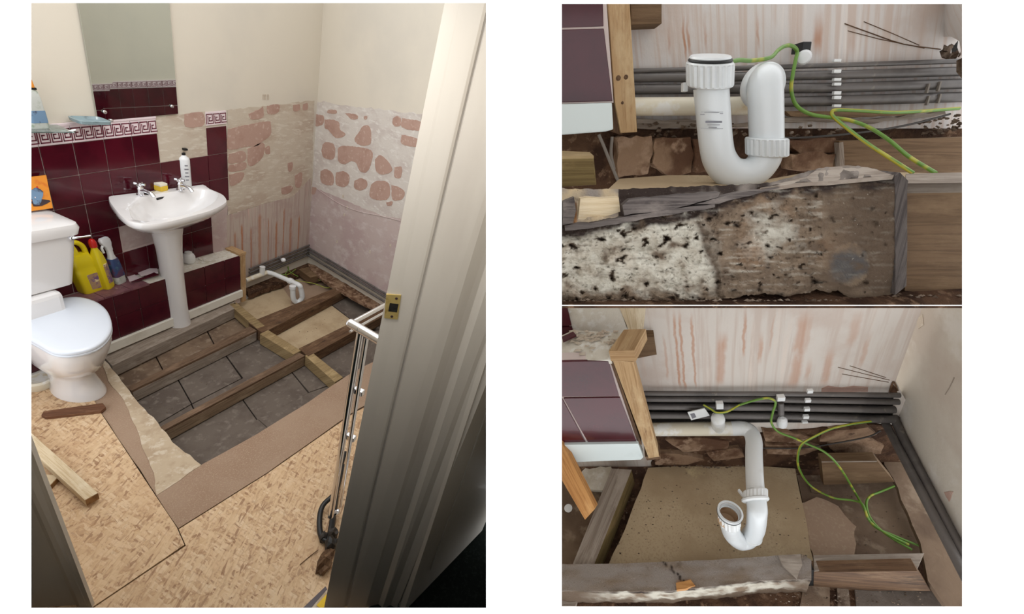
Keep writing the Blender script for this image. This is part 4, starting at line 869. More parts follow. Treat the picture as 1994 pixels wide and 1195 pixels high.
# outline and hole of the back wall
hole = [(1829,100),(1836,96),(1838,86),(1845,90),(1852,84),(1858,88),(1866,78),(1864,92),(1868,104),(1862,114),(1846,116),(1834,113)]
out2 = [(1060,-70),(1839,-70),(1837,70),(1880,70),(1880,250),(1060,250)]
out2 = [(1060,-70),(1880,-70),(1880,250),(1060,250)]
Lr = []
for x, w, y0, y1, s in ((1334,3,8,130,.9),(1342,3,10,125,.8),(1302,3,30,120,.7),(1372,3,10,118,.55),(1421,9,60,118,.85),(1418,5,8,60,.5),(1476,3,6,110,.7),(1510,5,6,60,.6),(1552,2,6,90,.3),(1594,11,6,118,.85),(1480,14,6,70,.3),(1662,8,40,118,.5),(1742,7,10,80,.35),(1776,5,70,100,.4),(1604,4,6,40,.5),(1250,6,60,125,.3)):
    Lr.append((uvx(x, (y0+y1)/2), w*mpp(P2(x, 60))*1.2, uvy(x, y1), uvy(x, y0), s))
M['stain2'] = streaked('rust_stained_plaster', (206,200,196), (196,180,170), Lr, 90, (172,124,94), (216,208,202))
tri, pts = polyhole([P2(*p) for p in out2], [P2(*p) for p in hole])
w2 = build('wall_back', [p for p in pts]+[p+nW2*.02 for p in pts], [t for t in tri]+[tuple(len(pts)+i for i in t[::-1]) for t in tri], M['stain2'], ax=UX2, up=uu2)
tag(w2, kind='structure', label='rust-streaked plaster wall above the dark pipes, upper close-up')
slab('hole_back', [P2(x, y, -.03) for x, y in [(1815,70),(1880,70),(1880,125),(1815,125)]], nW2*.01, M['dark'], w2)
for i, (x, y) in enumerate(((1836,108),(1846,112),(1860,108),(1842,96))): blob('broken_plaster', P2(x, y, -.006), .006, M['rubble'], w2, i, .5)
tube('scratch', cr([P2(1645,46,.0005), P2(1700,66,.0005), P2(1760,86,.0005), P2(1832,96,.0005)], 3), .0007, M['joist_dark'], w2, n=5)
for p in (((1651,60),(1712,76),(1800,94)), ((1682,42),(1740,66),(1790,88))): tube('scratch', [P2(x, y, .0003) for x, y in p], .0005, M['joist_dark'], w2, n=5)
# return wall on the right
s2 = slab('wall_side', [P2(1838.5,-70,.0), P2(1905,-70,.10), P2(1905,118,.10), P2(1874,118,.052), P2(1868,80,.045), P2(1850,70,.018), P2(1838.5,72,.0)], AX2*.02, M['stain2'], ax=AX2, up=uu2); tag(s2, kind='structure')
slab('broken_edge', rough([P2(1862,118,.04), P2(1873,112,.05), P2(1890,112,.06), P2(1890,150,.06), P2(1872,152,.05), P2(1862,140,.04)], .002, .008, 5), AX2*.01, M['rubble'], s2)
# wall foot below the pipes
lo2 = tag(slab('wall_foot', [P2(x, y, -.004) for x, y in [(1060,215),(1900,200),(1900,350),(1060,372)]], nW2*.03, M['soil'], ax=AX2), kind='structure')
# tiled boxing end
nT2 = W(U((0,-.58,.815)))
PT = lambda x, y: PL(x, y, nT2, P2(1150,200,.062))
tb2 = empty('pipe_boxing', P2(1150,264,.06), 'glossy burgundy tiled end of the pipe boxing beside the notched stud, upper close-up', 'boxing')
slab('tile', [PT(x, y) for x, y in [(1060,-70),(1172,-70),(1175.5,51),(1060,55)]], nW2*.006, M['burgundy2'], tb2, bevel=.0008)
slab('tile', [PT(x, y) for x, y in [(1060,58.5),(1176,55),(1193,197),(1060,200)]], nW2*.006, M['burgundy2'], tb2, bevel=.0008)
slab('grout_bed', [PT(x, y)+nT2*.001 for x, y in [(1060,-70),(1176,-70),(1195,200),(1060,203)]], nW2*.03, M['grout'], tb2)
sk2 = slab('baseboard_left', [P2(x, y, .068) for x, y in [(1060,203),(1192,200),(1194.5,252),(1180,256),(1060,265)]], nW2*.03, M['skirt_cool'], bevel=.0015, ax=AX2); tag(sk2, kind='structure', label='pale blue-white skirting end under the glossy tiles, upper close-up')
st2 = empty('corner_stud', P2(1225,258,.05), 'rough sawn stud end with dark knots between glossy tiles and stained wall', 'timber')
slab('stud', [P2(x, y, .056) for x, y in [(1179,-70),(1222,-70),(1241,257),(1209,259),(1197,200)]], nW2*.030, M['stud'], st2, bevel=.001, ax=uu2)
slab('dark_gap', [P2(x, y, .050) for x, y in [(1172,-70),(1182,-70),(1212,262),(1194,255)]], nW2*.02, M['joist_dark'], st2)
for x, y, r in ((1204,152,.0035),(1219,150,.003),(1212,200,.002)): lathe('knot', P2(x, y, .0562), -nW2, [(0,r),(.0006,r*.7)], M['joist_dark'], st2, n=10)
slab('block', [P2(x, y, .034) for x, y in [(1226,-70),(1288,-70),(1289,46),(1229,49)]], nW2*.03, M['brownboard'], st2, bevel=.001, ax=AX2)
# dark pipes
for i, (pts_, r, lab) in enumerate((([(1200,139),(1400,134),(1630,127),(1900,118)], 4.2, 'thin topmost dark copper pipe at the foot of the stained wall, upper close-up'),
        ([(1200,152),(1400,150),(1630,146),(1900,138)], 8.0, 'second dark copper pipe from the top, behind the trap, upper close-up'),
        ([(1200,174),(1400,173),(1630,171),(1900,162)], 9.0, 'third dark copper pipe from the top, behind the trap, upper close-up'),
        ([(1200,203),(1400,201),(1630,196),(1900,188)], 9.3, 'lowest dark copper pipe, above the cable loop, upper close-up'))):
    o_ = .011; tag(tube('copper_pipe', [P2(x, y, o_) for x, y in pts_], r*mpp(P2(1600,160,o_)), M['pipe'], n=14), lab, 'pipe', 'dark copper pipes of the upper close-up')
cl2 = empty('pipe_clips', P2(1630,206,.01), 'column of small white clips holding the four dark pipes, upper close-up', 'pipe clip')
for y, hh in ((118,2.5),(139,3),(155,2.5),(164,2.5),(181,3),(190,3),(206,2.5)): box('clip', P2(1629,y,.022), 7*mpp(P2(1629,y,.02)), .0025, hh*mpp(P2(1629,y,.02)), M['clip'], cl2, ax=AX2, ay=nW2, az=uu2, bevel=.0006)
for x, y in ((1806,172),(1828,168),(1806,196),(1828,192)): box('bracket_mark', P2(x, y, .0185), 1.5*mpp(P2(x,y)), .002, 8*mpp(P2(x,y)), M['wire_grey'], cl2, ax=AX2, ay=nW2, az=uu2)
# waste pipe and trap
tr2 = empty('waste_trap', P2(1440,350,.12), 'white bottle-neck U trap standing behind the rotten joist, upper close-up', 'waste pipe')
k2 = mpp(P2(1390,230,.125))
T = lambda x, y, o=.125: P2(x, y, o)
tube('wall_pipe', [P2(1200,208,.030), P2(1475,206,.030)], 16.5*mpp(P2(1300,207,.03)), M['pvc_old'], tr2, n=20)
a, b = T(1385,172), T(1395,292); axd = (a-b).normalized()
R_ = 30.5*k2
bendL = [T(1384,165), T(1388,215), T(1394,280), T(1402,312), T(1420,334), T(1446,340), T(1470,332), T(1486,314), T(1492,296)]
tube('trap_bend', cr(bendL, 5), [R_*(1 if i < 14 else 1.0) for i in range(41)], M['pvc_clean'], tr2, n=28)
def nut(c, ax_, r, h, n=66, nm='ribbed_nut', m='pvc_clean', nrm=None):
    t = Vc(ax_).normalized(); nr = Vc(nrm or ax_).normalized(); p = nr.orthogonal().normalized(); q = nr.cross(p); R = []
    for hh, s in ((0,.90),(.05*h,.97),(.10*h,1),(.88*h,1),(.94*h,.985),(h,.93),(h*1.02,.80)):
        R.append([c+t*hh+(p*math.cos(2*math.pi*j/n)+q*math.sin(2*math.pi*j/n))*r*s*(1-.07*(1 if j % 3 == 0 else 0)*(1 if .08*h < hh < .9*h else 0)) for j in range(n)])
    return loft(nm, R, M[m], tr2, smooth=12)
axd = W(Vc((-.03,-.80,-.62))).normalized()
stk = W(Vc((-.30,-.80,-.62))).normalized()
nut(T(1382,168), stk, 42*k2, 42*k2, nrm=axd)
lathe('gasket', T(1382,168)+stk*42*k2, axd, [(0,37*k2),(2.5*k2,38.5*k2),(5*k2,36.5*k2)], M['black'], tr2, n=36)
lathe('cap', T(1382,168)+stk*46.5*k2, axd, [(0,35*k2),(2*k2,36.5*k2),(5*k2,34*k2),(6*k2,20*k2)], M['pvc_clean'], tr2, n=36)
box('yellow_tab', T(1380,118.5), 7*k2, .003, 1.5*k2, M['sponge_y'], tr2, ax=AX2, ay=nW2, az=axd)
box('inlet_lug', T(1333,170,.10), 5*k2, .004, 8*k2, M['pvc'], tr2, ax=AX2, ay=nW2, az=uu2, bevel=.001)
nut(T(1493,303), W(Vc((-.29,-.89,-.45))), 39*k2, 35*k2, nrm=W(Vc((0,-.89,-.45))))
el = [T(1493,290), T(1491,215), T(1490,180), T(1490,163,.120), T(1490,157,.105), T(1488,158,.075), T(1486,165,.045)]
tube('elbow_riser', cr(el, 5), 30*k2, M['pvc_clean'], tr2, n=28)
lathe('socket_ring', T(1491,166,.098), nW2, [(0,38*k2),(.002,41*k2),(.010,42*k2),(.014,38*k2)], M['pvc_clean'], tr2, n=40)
# faint printing on the trap
nrm_ = -nW2
def mark(x0, x1, y, h=1.2): 
    o_ = .125+.0198; slab('moulded_print', [T(x0, y-h, o_), T(x1, y-h, o_), T(x1, y+h, o_), T(x0, y+h, o_)], nW2*.0006, M['print'], tr2)
for x0, x1, y, h in ((1374,1406,237,2.6),(1378,1402,243,.8),(1380,1396,248,1),(1364,1372,223,.9),(1402,1408,221,.8),(1372,1400,219,.4)): mark(x0, x1, y, h*.7)
for y in (218,250): mark(1365, 1408, y, .35)
# earth cable
C2 = lambda L: [P2(x, y, o) for x, y, o in L]
tag(cable('earth_cable', C2([(1420,121,.13),(1440,117,.12),(1464,118,.10),(1500,112,.09),(1515,98,.07),(1528,90,.06),(1541,89,.05),(1552,99,.04),(1549,118,.045),(1543,150,.05),(1541,176,.05),(1550,204,.05),(1575,221,.05),(1612,228,.05),(1650,233,.06),(1690,247,.08),(1730,272,.10),(1770,305,.13),(1822,337,.17)]), 3.3*mpp(P2(1600,200,.05)), M['earth'], n=10), 'long green and yellow earth cable arching over the white trap, upper close-up', 'cable')
tag(cable('earth_cable', C2([(1868,211,.02),(1800,216,.03),(1740,219,.04),(1680,216,.045),(1630,214,.05),(1620,218,.05),(1624,228,.055),(1650,250,.08),(1690,280,.11),(1730,306,.14),(1778,337,.17)]), 3.1*mpp(P2(1700,220,.05)), M['earth'], n=10), 'green and yellow earth cable doubling back under the lowest dark pipe, upper close-up', 'cable')
vv = empty('isolation_valve', P2(1566,112,.04), 'round white valve cap on the stained wall beside the cable arch, upper close-up', 'valve')
lathe('valve_cap', P2(1565,112,.025), CAM-P2(1565,112,.025), [(0,.009),(.006,13*mpp(P2(1565,112,.03))),(.018,13*mpp(P2(1565,112,.03))),(.024,.007),(.025,.003)], M['white_plastic'], vv, n=22)
box('valve_stem', P2(1560,94,.02), .006, .012, .006, M['black'], vv, ax=AX2, ay=nW2, az=uu2, bevel=.001)
tag(cable('thin_cable', C2([(1500,268,.03),(1560,268,.035),(1640,262,.035),(1720,252,.03),(1790,238,.025),(1850,222,.02)]), 2.0*mpp(P2(1600,260,.03)), M['cable']), 'thin dark cable running along the rubble under the pipes, upper close-up', 'cable')
for i, L in enumerate(([(1166,262,.06),(1176,285,.06),(1190,320,.06),(1212,372,.07)], [(1192,266,.05),(1190,300,.05),(1196,330,.05)])):
    tag(cable('thin_cable', C2(L), 3*mpp(P2(1180,300,.06)), M['wire_grey']), ('dusty grey cable hanging below the white skirting end, longer one', 'short dusty grey cable behind the longer one under the skirting end')[i], 'cable')
# masonry and boards under the pipes
rs = random.Random(5)
lg = tag(slab('stone_ledge', rough([P2(x, y, .012) for x, y in [(1240,232),(1360,236),(1440,240),(1560,224),(1700,232),(1840,214),(1842,222),(1700,242),(1560,238),(1360,252),(1240,250)]], .003, .02, 3), nW2*.02, M['joist_grey'], ax=AX2), 'weathered grey sole plate edge just below the dark pipes, upper close-up', 'timber')
slab('pale_sliver', rough([P2(x, y, .02) for x, y in [(1530,216),(1700,218),(1790,222),(1700,228),(1540,226)]], .001, .012, 6), nW2*.01, M['brownboard'], lg, ax=AX2)
stones = [[(1200,268),(1268,264),(1272,300),(1262,340),(1205,346)], [(1276,270),(1346,266),(1352,300),(1346,336),(1300,342),(1272,318)], [(1350,270),(1380,276),(1380,330),(1354,336)], [(1536,276),(1628,268),(1630,296),(1560,300)], [(1540,300),(1600,296),(1628,300),(1622,330),(1560,334),(1545,330)]]
for i, p in enumerate(stones):
    slab('stone', rough([P2(x, y, .022+.006*rs.random()) for x, y in [(sum(a for a,_ in p)/len(p)+(x-sum(a for a,_ in p)/len(p))*.97, y) for x, y in p]][:0] or [P2(x, y, .024+.004*i % .01) for x, y in p], .0022, .010, 40+i, nW2), nW2*.03, M['stone'], lo2, bevel=.0012)
bd2 = tag(slab('brown_board', [P2(x, y, .035) for x, y in [(1634,274),(1900,266),(1900,345),(1640,345)]], nW2*.02, M['brownboard'], bevel=.001, ax=AX2), 'smooth brown board set back behind the cable ends, upper close-up', 'board')
slab('board_split', [P2(x, y, .036) for x, y in [(1634,278),(1642,276),(1646,340),(1636,342)]], nW2*.01, M['joist_grey'], bd2)
vs, fs = [], []
for i in range(110):
    x = rs.uniform(1790, 1872); y = 222+(1872-x)*.2+rs.uniform(0, 34)
    if rs.random() < .45: x = rs.uniform(1240, 1640); y = rs.uniform(238, 268)
    p = P2(x, y, .012+.012*rs.random()); a_ = rs.random()*6; s_ = rs.uniform(.0012, .0055); i0 = len(vs)
    for k in range(4): vs.append(p+(AX2*math.cos(a_+k*1.57)+uu2*math.sin(a_+k*1.57)*.6)*s_)
    vs.append(p-nW2*s_*1.2); fs += [(i0,i0+1,i0+4),(i0+1,i0+2,i0+4),(i0+2,i0+3,i0+4),(i0+3,i0,i0+4),(i0+3,i0+2,i0+1,i0)]
tag(build('rubble_crumbs', vs, fs, M['rubble']), 'loose crumbs of mortar and plaster along the wall foot, upper close-up', 'rubble', kind='stuff')
blk = tag(slab('timber_block', [P2(x, y, .19) for x, y in [(1060,304),(1156,303),(1162,360),(1060,366)]], nW2*.03-uu2*0, M['noggin_green'], bevel=.0015, ax=AX2), 'greenish brown cut timber block at the left edge, upper close-up', 'timber')
slab('block_top', [P2(1060,304,.1901), P2(1156,303,.1901), P2(1148,296,.175), P2(1060,292,.175)], -uu2*.003, M['noggin'], blk, ax=AX2)
cf2 = tag(slab('chipboard_floor', [P2(x, y, o) for x, y, o in [(1180,372,.20),(1206,348,.06),(1300,341,.05),(1372,341,.05),(1480,352,.06),(1600,330,.06),(1900,340,.06),(1900,372,.20)]], UP2*-.012, M['chip_gold']), kind='structure', label='dusty chipboard floor strip behind the rotten joist, upper close-up')
cf2.name = 'floor'
# big rotten joist as a relief
def interp(T_, x):
    for (x0, y0), (x1, y1) in zip(T_, T_[1:]):
        if x0 <= x <= x1: return y0+(y1-y0)*(x-x0)/(x1-x0)
    return T_[0][1] if x < T_[0][0] else T_[-1][1]
farT = [(1060,366),(1200,368),(1370,362),(1500,356),(1560,338),(1592,328),(1650,323),(1690,326),(1742,339)]
nearT = [(1060,444),(1130,436),(1200,424),(1300,406),(1400,390),(1480,364),(1560,356),(1640,350),(1742,341)]
botT = [(1060,590),(1200,588),(1260,584),(1330,588),(1420,580),(1480,572),(1530,576),(1590,566),(1640,570),(1665,586),(1700,584),(1742,572)]
CO = {k: lin(v) for k, v in dict(mould=(204,198,184), mould2=(182,172,156), brown=(132,114,96), dbrown=(104,88,74), dark=(58,48,44), grey=(96,92,90), pale=(206,184,150), rust=(164,120,82), greyp=(150,140,132)).items()}
def mixc(a, b, t): t = max(0, min(1, t)); return tuple(a[i]+(b[i]-a[i])*t for i in range(4))
def nz(x, y, s, o=0): return noise.fractal(Vc((x*s, y*s, o)), 1.0, 2.1, 5)
def zone2(x, y, v, top):
    n1, n2 = nz(x, y, .012, 1), nz(x, y, .03, 4)
    if top:
        if x < 1205: c = mixc(CO['pale'], CO['greyp'], .5+n2)
        else: c = mixc(CO['dark'], CO['greyp'], .40+n2*.7+(x-1500)/300)
        if x < 1125 and v > .35: c = mixc(CO['dark'], CO['rust'], (x-1095)/20*(.5+n2))
        return c
    edge = 1385+30*n1+ (y-480)*.25
    c = mixc(CO['mould'], CO['mould2'], .4+n2*1.2)
    brown = mixc(CO['brown'], CO['dbrown'], .4+n2*1.1)
    k = (x-edge)/22; c = mixc(c, brown, k)
    ring = math.exp(-((x-edge-4)/12)**2)*(1 if y > 430 else 0); c = mixc(c, CO['dbrown'], ring*.9)
    r1 = math.hypot((x-1500)/60, (y-455)/55); c = mixc(c, CO['mould'], (1.05-r1+n2*.8)*(1 if x > edge else 0)*.9)
    c = mixc(c, CO['rust'], max(0, n1*1.2-.15)*(.45 if 1390 < x < 1600 else .2))
    r2 = math.hypot((x-1655)/38, (y-515)/42); c = mixc(c, CO['grey'], (1.1-r2+n2*.5)*2)
    c = mixc(c, CO['dbrown'], (x-1590)/60*.8*(1 if r2 > 1 else 0)) if x > 1590 else c
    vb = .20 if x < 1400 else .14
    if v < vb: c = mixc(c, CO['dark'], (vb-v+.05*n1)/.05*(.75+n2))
    pit = nz(x*.7, y, .07, 31)-.42
    if pit > 0 and x < 1600: c = mixc(c, CO['dbrown'], pit*7)
    gr_ = nz(x*.12, y, .16, 41); c = mixc(c, CO['dbrown'], max(0, gr_-.1)*.7)
    c = mixc(c, CO['mould'], max(0, -gr_-.15)*(.9 if 1400 < x < 1600 else .3))
    if y > 555: c = mixc(c, CO['brown'], (y-555)/25+n2)
    c = mixc(c, CO['dbrown'], (n2-.42)*2.5)
    return c
nW_, pJ = plane((0, -.397, .918), .417)
def PJ(x, y, off=0.0): return PL(x, y, nW_, pJ-nW_*off)
xs_ = [1060+3.1*i for i in range(221)]; rows = 76
vs, cl, fs = [], [], []
for x in xs_:
    yf, yn, yb = interp(farT, x)+3*nz(x, 3, .05), interp(nearT, x)+5*nz(x, 0, .04, 2), interp(botT, x)+7*nz(x, 0, .05, 7)
    for j in range(13):
        t = j/12; y = yf+(yn-yf)*t; dent = (nz(x*.35, y, .05, 3)*.006+nz(x, y, .15, 5)*.002)*min(1, t*3)
        if x > 1480: dent *= .3
        vs.append(PJ(x, y, -.046*(1-t)-abs(dent)*1.0)); cl.append(zone2(x, y, t, True))
    for j in range(1, rows+1):
        t = j/rows; y = yn+(yb-yn)*t
        rg = 1.0 if x < 1400 else .75 if x < 1600 else .3
        dent = (nz(x*.6, y, .028, 9)*.007+nz(x*.5, y, .09, 11)*.0040+nz(x*.7, y, .22, 12)*.0026-abs(nz(x*.5, y, .12, 21))*.002-max(0, nz(x*.7, y, .07, 31)-.42)*.03)*rg*min(1, t*6)
        rim_ = -.004*math.exp(-((x-(1385+30*nz(x,y,.012,1)+(y-480)*.25))/9)**2)
        hole_ = -.006*max(0, 1-math.hypot((x-1658)/40, (y-515)/44)**2)
        vs.append(PJ(x, y, dent+rim_+hole_-.008*(t**6)-.004*math.exp(-(t/.06)**2))); cl.append(zone2(x, y, t, False))
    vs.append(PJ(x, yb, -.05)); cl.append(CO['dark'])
m_ = 13+rows+1
for i in range(len(xs_)-1):
    for j in range(m_-1): fs.append((i*m_+j, (i+1)*m_+j, (i+1)*m_+j+1, i*m_+j+1))
fs.append(tuple(range(m_))); fs.append(tuple((len(xs_)-1)*m_+j for j in range(m_-1, -1, -1)))
fs += [((i+1)*m_, i*m_, i*m_+m_-1, (i+1)*m_+m_-1) for i in range(len(xs_)-1)]
rj = tag(build('rotten_joist', vs, fs, M['rot'], ax=AX2, cols=cl, smooth=70), 'massive rotten floor joist with crumbling pale mould across the foreground, upper close-up', 'joist')
M['splint'] = wood('grey_black_splinter', (92,84,80), (64,56,54), (120,110,104), (40,34,32), wear=.55, sc=1.5)
rdj = random.Random(11)
for px_ in ([(1212,400),(1225,388),(1320,380),(1402,374),(1398,384),(1330,402),(1215,420)], [(1352,398),(1400,384),(1460,372),(1520,366),(1460,382),(1400,396)], [(1100,440),(1200,426),(1290,410),(1392,396),(1392,404),(1290,420),(1200,436),(1100,450)], [(1096,392),(1118,384),(1122,410),(1116,434),(1096,438)]):
    slab('splinter', rough([PJ(x, y, .004+.003*rdj.random()) for x, y in px_][:0] or [PJ(x, y, .004) for x, y in px_], .0008, .008, rdj.randint(0,99), nW_), nW_*.008, M['splint'], rj, ax=AX2)
slab('splinter', rough([PJ(x, y, -.008) for x, y in [(1130,386),(1205,384),(1208,412),(1160,428),(1126,430)]], .001, .008, 2, nW_), nW_*.01, M['pine_pale'], rj, ax=AX2)
slab('top_edge', rough([PJ(x, y, o) for x, y, o in [(1480,366,.001),(1560,356,.001),(1640,350,.001),(1741,341,.001),(1690,326,-.044),(1650,322,-.046),(1594,328,-.046),(1570,344,-.02)]], .0006, .012, 3), nW_*.001-uu2*.004, M['joist_grey'], rj, ax=AX2)
# plank end and block right of the joist
slb = tag(slab('plank_end', rough([PJ(x, y, .0) for x, y in [(1743,343),(1752,336),(1768,352),(1766,440),(1765,556),(1744,574)]], .0006, .012, 8), nW_*.03, M['splint'], ax=uu2), 'dark upright plank end wedged between the rotten joist and the brown timber', 'timber')
rt2 = empty('brown_timber', PJ(1820,592,-.02), 'clean brown timber with grain, butted right of the rotten joist, upper close-up', 'timber')
slab('face', [PJ(x, y, -.012) for x, y in [(1764,357),(1900,355),(1900,578),(1762,566)]], nW_*.03, M['brownboard'], rt2, ax=AX2)
slab('top', [PJ(1764,357,-.012), PJ(1900,355,-.012), PJ(1900,335,-.055), PJ(1764,338,-.055)], -uu2*.01, M['joist_grey'], rt2, ax=AX2)
slab('floor_strip', rough([PJ(x, y, o) for x, y, o in [(1060,560,-.06),(1400,560,-.06),(1740,560,-.03),(1900,562,-.01),(1900,593.3,.01),(1060,593.3,.01)]], .0001, .05, 3), uu2*-.004, M['soil'], cf2)
vs, fs = [], []
for i in range(260):
    x = rs.uniform(1080, 1885); y = rs.uniform(572, 593); p = PJ(x, y, -.008 if x < 1740 else .0)
    if x < 1740: y = rs.uniform(583, 593); p = PJ(x, y, -.004)
    a_ = rs.random()*6; s_ = rs.uniform(.0008, .0045)*(1.0 if y < 588 else .5); i0 = len(vs)
    for k in range(4): vs.append(p+(AX2*math.cos(a_+k*1.57)+nW_*math.sin(a_+k*1.57)*.6)*s_)
    vs.append(p+uu2*s_*.6); fs += [(i0,i0+1,i0+4),(i0+1,i0+2,i0+4),(i0+2,i0+3,i0+4),(i0+3,i0,i0+4),(i0+3,i0+2,i0+1,i0)]
tag(build('rubble_crumbs', vs, fs, M['rubble']), 'crumbled wood and mortar under the rotten joist, upper close-up', 'rubble', kind='stuff')

# ------------------------------------------------------------------ view 3: the trap seen from above
V3 = U((.295, .765, .572)); UP3 = -W(V3)
n3, p3 = W(V3), CAM+W(V3)*1.063
def F3(x, y, h=0.0): return PL(x, y, n3, p3+UP3*h)
A3 = (F3(1700,905)-F3(1250,905)).normalized()
nW3 = W(V3).cross(A3).normalized()
if nW3.dot(F3(1450,905)-CAM) < 0: nW3 = -nW3
pw3 = F3(1450, 905)
def P3(x, y, off=0.0): return PL(x, y, nW3, pw3-nW3*off)
c3a, c3b = P3(1796,596), P3(1742,742)
g3 = F3(1745,822,(P3(1742,822)-F3(1742,905)).dot(UP3)); hS = (P3(1745,822)-p3).dot(UP3)
dS = (F3(1873,1075,hS)-F3(1745,822,hS)).normalized(); nS3 = n3.cross(dS).normalized()
if nS3.dot(AX2) < 0: nS3 = -nS3
def S3(x, y, off=0.0): return PL(x, y, nS3, F3(1745,822,hS)-nS3*off)
u3x = lambda x, y: P3(x, y).dot(A3)
u3y = lambda x, y: P3(x, y).dot(UP3)
Lr = []
for x, w, y0, y1, s in ((1318,3,596,760,.9),(1328,3,596,765,.85),(1350,3,600,760,.8),(1296,3,640,745,.5),(1404,9,640,755,.9),(1412,6,640,690,.6),(1449,3,596,700,.75),(1482,5,640,715,.7),(1504,2,596,690,.4),(1556,12,596,760,.9),(1574,6,690,745,.5),(1612,9,670,755,.8),(1664,10,596,680,.6),(1686,5,640,720,.5),(1576,4,600,690,.35),(1250,7,660,745,.25)):
    Lr.append((u3x(x, (y0+y1)/2), w*mpp(P3(x, 680))*1.15, u3y(x, y1), u3y(x, y0), s*(.62 if w > 6 else .85)))
M['stain3'] = streaked('rust_stained_plaster_from_above', (208,200,192), (198,184,174), Lr, 60, (184,136,108), (214,202,192))
w3 = slab('wall_back', [P3(x, y) for x, y in [(1060,595.2),(1797,595.2),(1744,742),(1775,800),(1775,860),(1740,908),(1060,908)]], nW3*.02, M['stain3'], ax=A3, up=UP3)
tag(w3, kind='structure', label='rust-streaked plaster wall above the dark pipes, lower view')
M['plain3'] = mat('pale_bare_plaster', (196,188,176), .9, layers=[((184,172,160), 5, (1,1,1), .42, .64), ((206,200,192), 12, (1,1,1), .52, .7), ((170,150,130), 20, (1,1,1), .66, .8)], bump=(60,(1,1,1),.3,.002), spec=.2)
sw3 = slab('wall_side', [S3(x, y) for x, y in [(1797,595.2),(1900,595.2),(1900,1130),(1873,1080),(1745,823),(1742,795),(1745,760),(1741,744)]], nS3*.02, M['plain3'], ax=dS, up=UP3); tag(sw3, kind='structure')
for i, (x, y) in enumerate(((1743,790),(1745,812),(1741,752))): blob('broken_plaster', S3(x, y, .003), .008, M['rubble'], sw3, i, .5)
slab('chipped_skim', rough([S3(x, y, .0008) for x, y in [(1784,622),(1796,612),(1798,632),(1788,640)]], .001, .01, 3), nS3*.001, M['adhesive_tan'], sw3)
slab('chipped_skim', rough([S3(x, y, .0008) for x, y in [(1838,958),(1856,958),(1848,976)]], .002, .008, 4), nS3*.001, M['pink'], sw3)
tube('scratch', [S3(1858,735,.0004), S3(1848,755,.0004), S3(1840,768,.0004)], .0008, M['joist_grey'], sw3, n=5)
tube('hole_edge', cr([P3(1732,765,.002), P3(1737,748,.002), P3(1741,744,.002), P3(1748,760,.002)], 3), .0016, M['joist_dark'], w3, n=6)
slab('socket_hole', rough([P3(x, y, .0012) for x, y in [(1734,764),(1739,748),(1746,757),(1748,766)]], .0008, .006, 2), nW3*.004, M['stone'], w3)
slab('skim_ridge', rough([P3(x, y, .0015) for x, y in [(1600,757),(1612,752),(1640,755),(1662,752),(1690,754),(1690,763),(1600,764)]], .0012, .012, 2), nW3*.002, M['pink'], w3)
for p in (((1632,715),(1680,727),(1732,740)), ((1640,728),(1690,737),(1730,744)), ((1655,712),(1700,727),(1725,735))): tube('scratch', [P3(x, y, .0005) for x, y in p], .0006, M['joist_dark'], w3, n=5)
# upper left: recess, ledge and tiles
bx3 = empty('pipe_boxing', P3(1170,900,.12), 'burgundy tiled boxing with dusty white ledge seen from above, lower view', 'boxing')
OB = .125
slab('recess_plaster', [P3(x, y, .012) for x, y in [(1100,595.4),(1206,595.4),(1224,648),(1190,660),(1112,650)]], nW3*.01, M['dusty'], bx3)
slab('tile', [P3(x, y, .016) for x, y in [(1060,595.4),(1104,595.4),(1113,634),(1060,634)]], nW3*.006, M['burgundy2'], bx3)
slab('tile', [P3(x, y, .016) for x, y in [(1060,637),(1113.5,637),(1116,644),(1096,660),(1060,660)]], nW3*.006, M['burgundy2'], bx3)
lt3 = (P3(1150,703,OB)-p3).dot(UP3)
slab('bare_ledge', [F3(x, y, lt3) for x, y in [(1060,702.5),(1190,700),(1222,648),(1116,643),(1060,668)]], -UP3*.01, M['dusty'], bx3)
B3_ = lambda x, y, o=0.0: P3(x, y, OB+o)
slab('grout_bed', [B3_(x, y, -.003) for x, y in [(1060,702),(1188,701),(1243,866),(1060,868)]], nW3*.02, M['grout'], bx3)
for p in ([(1060,704.5),(1185,703),(1205.5,771.5),(1060,772.5)], [(1097.5,775.5),(1207,774),(1240,861.5),(1145.5,862)], [(1060,775.5),(1094,775.5),(1141,862),(1060,863)]):
    slab('tile', [B3_(x, y) for x, y in p], nW3*.005, M['burgundy'], bx3, bevel=.0008)
slab('timber_edge', [B3_(x, y, -.001) for x, y in [(1188,703),(1193,702),(1250,866),(1243,864)]], nW3*.02, M['joist_dark'], bx3)
sk3 = slab('baseboard_left', [B3_(x, y, .006) for x, y in [(1098,866),(1243,864),(1253,890),(1248,895),(1114,900)]], nW3*.02, M['skirt_cool'], bevel=.0015, ax=A3); tag(sk3, kind='structure', label='pale blue-white skirting board under the burgundy tiles, lower view')
vs, fs = [], []; rr3 = random.Random(9)
for i in range(80):
    x = rr3.uniform(1108, 1205); y = rr3.uniform(645, 690)
    if rr3.random() < .6: y = rr3.uniform(645, 668)
    p = F3(x, y, lt3+.001); a_ = rr3.random()*6; s_ = rr3.uniform(.002, .010); i0 = len(vs)
    for k in range(4): vs.append(p+(A3*math.cos(a_+k*1.57)+nW3*math.sin(a_+k*1.57)*.5)*s_+UP3*.003*rr3.random())
    vs.append(p+UP3*s_*.5); fs += [(i0,i0+1,i0+4),(i0+1,i0+2,i0+4),(i0+2,i0+3,i0+4),(i0+3,i0,i0+4),(i0+3,i0+2,i0+1,i0)]
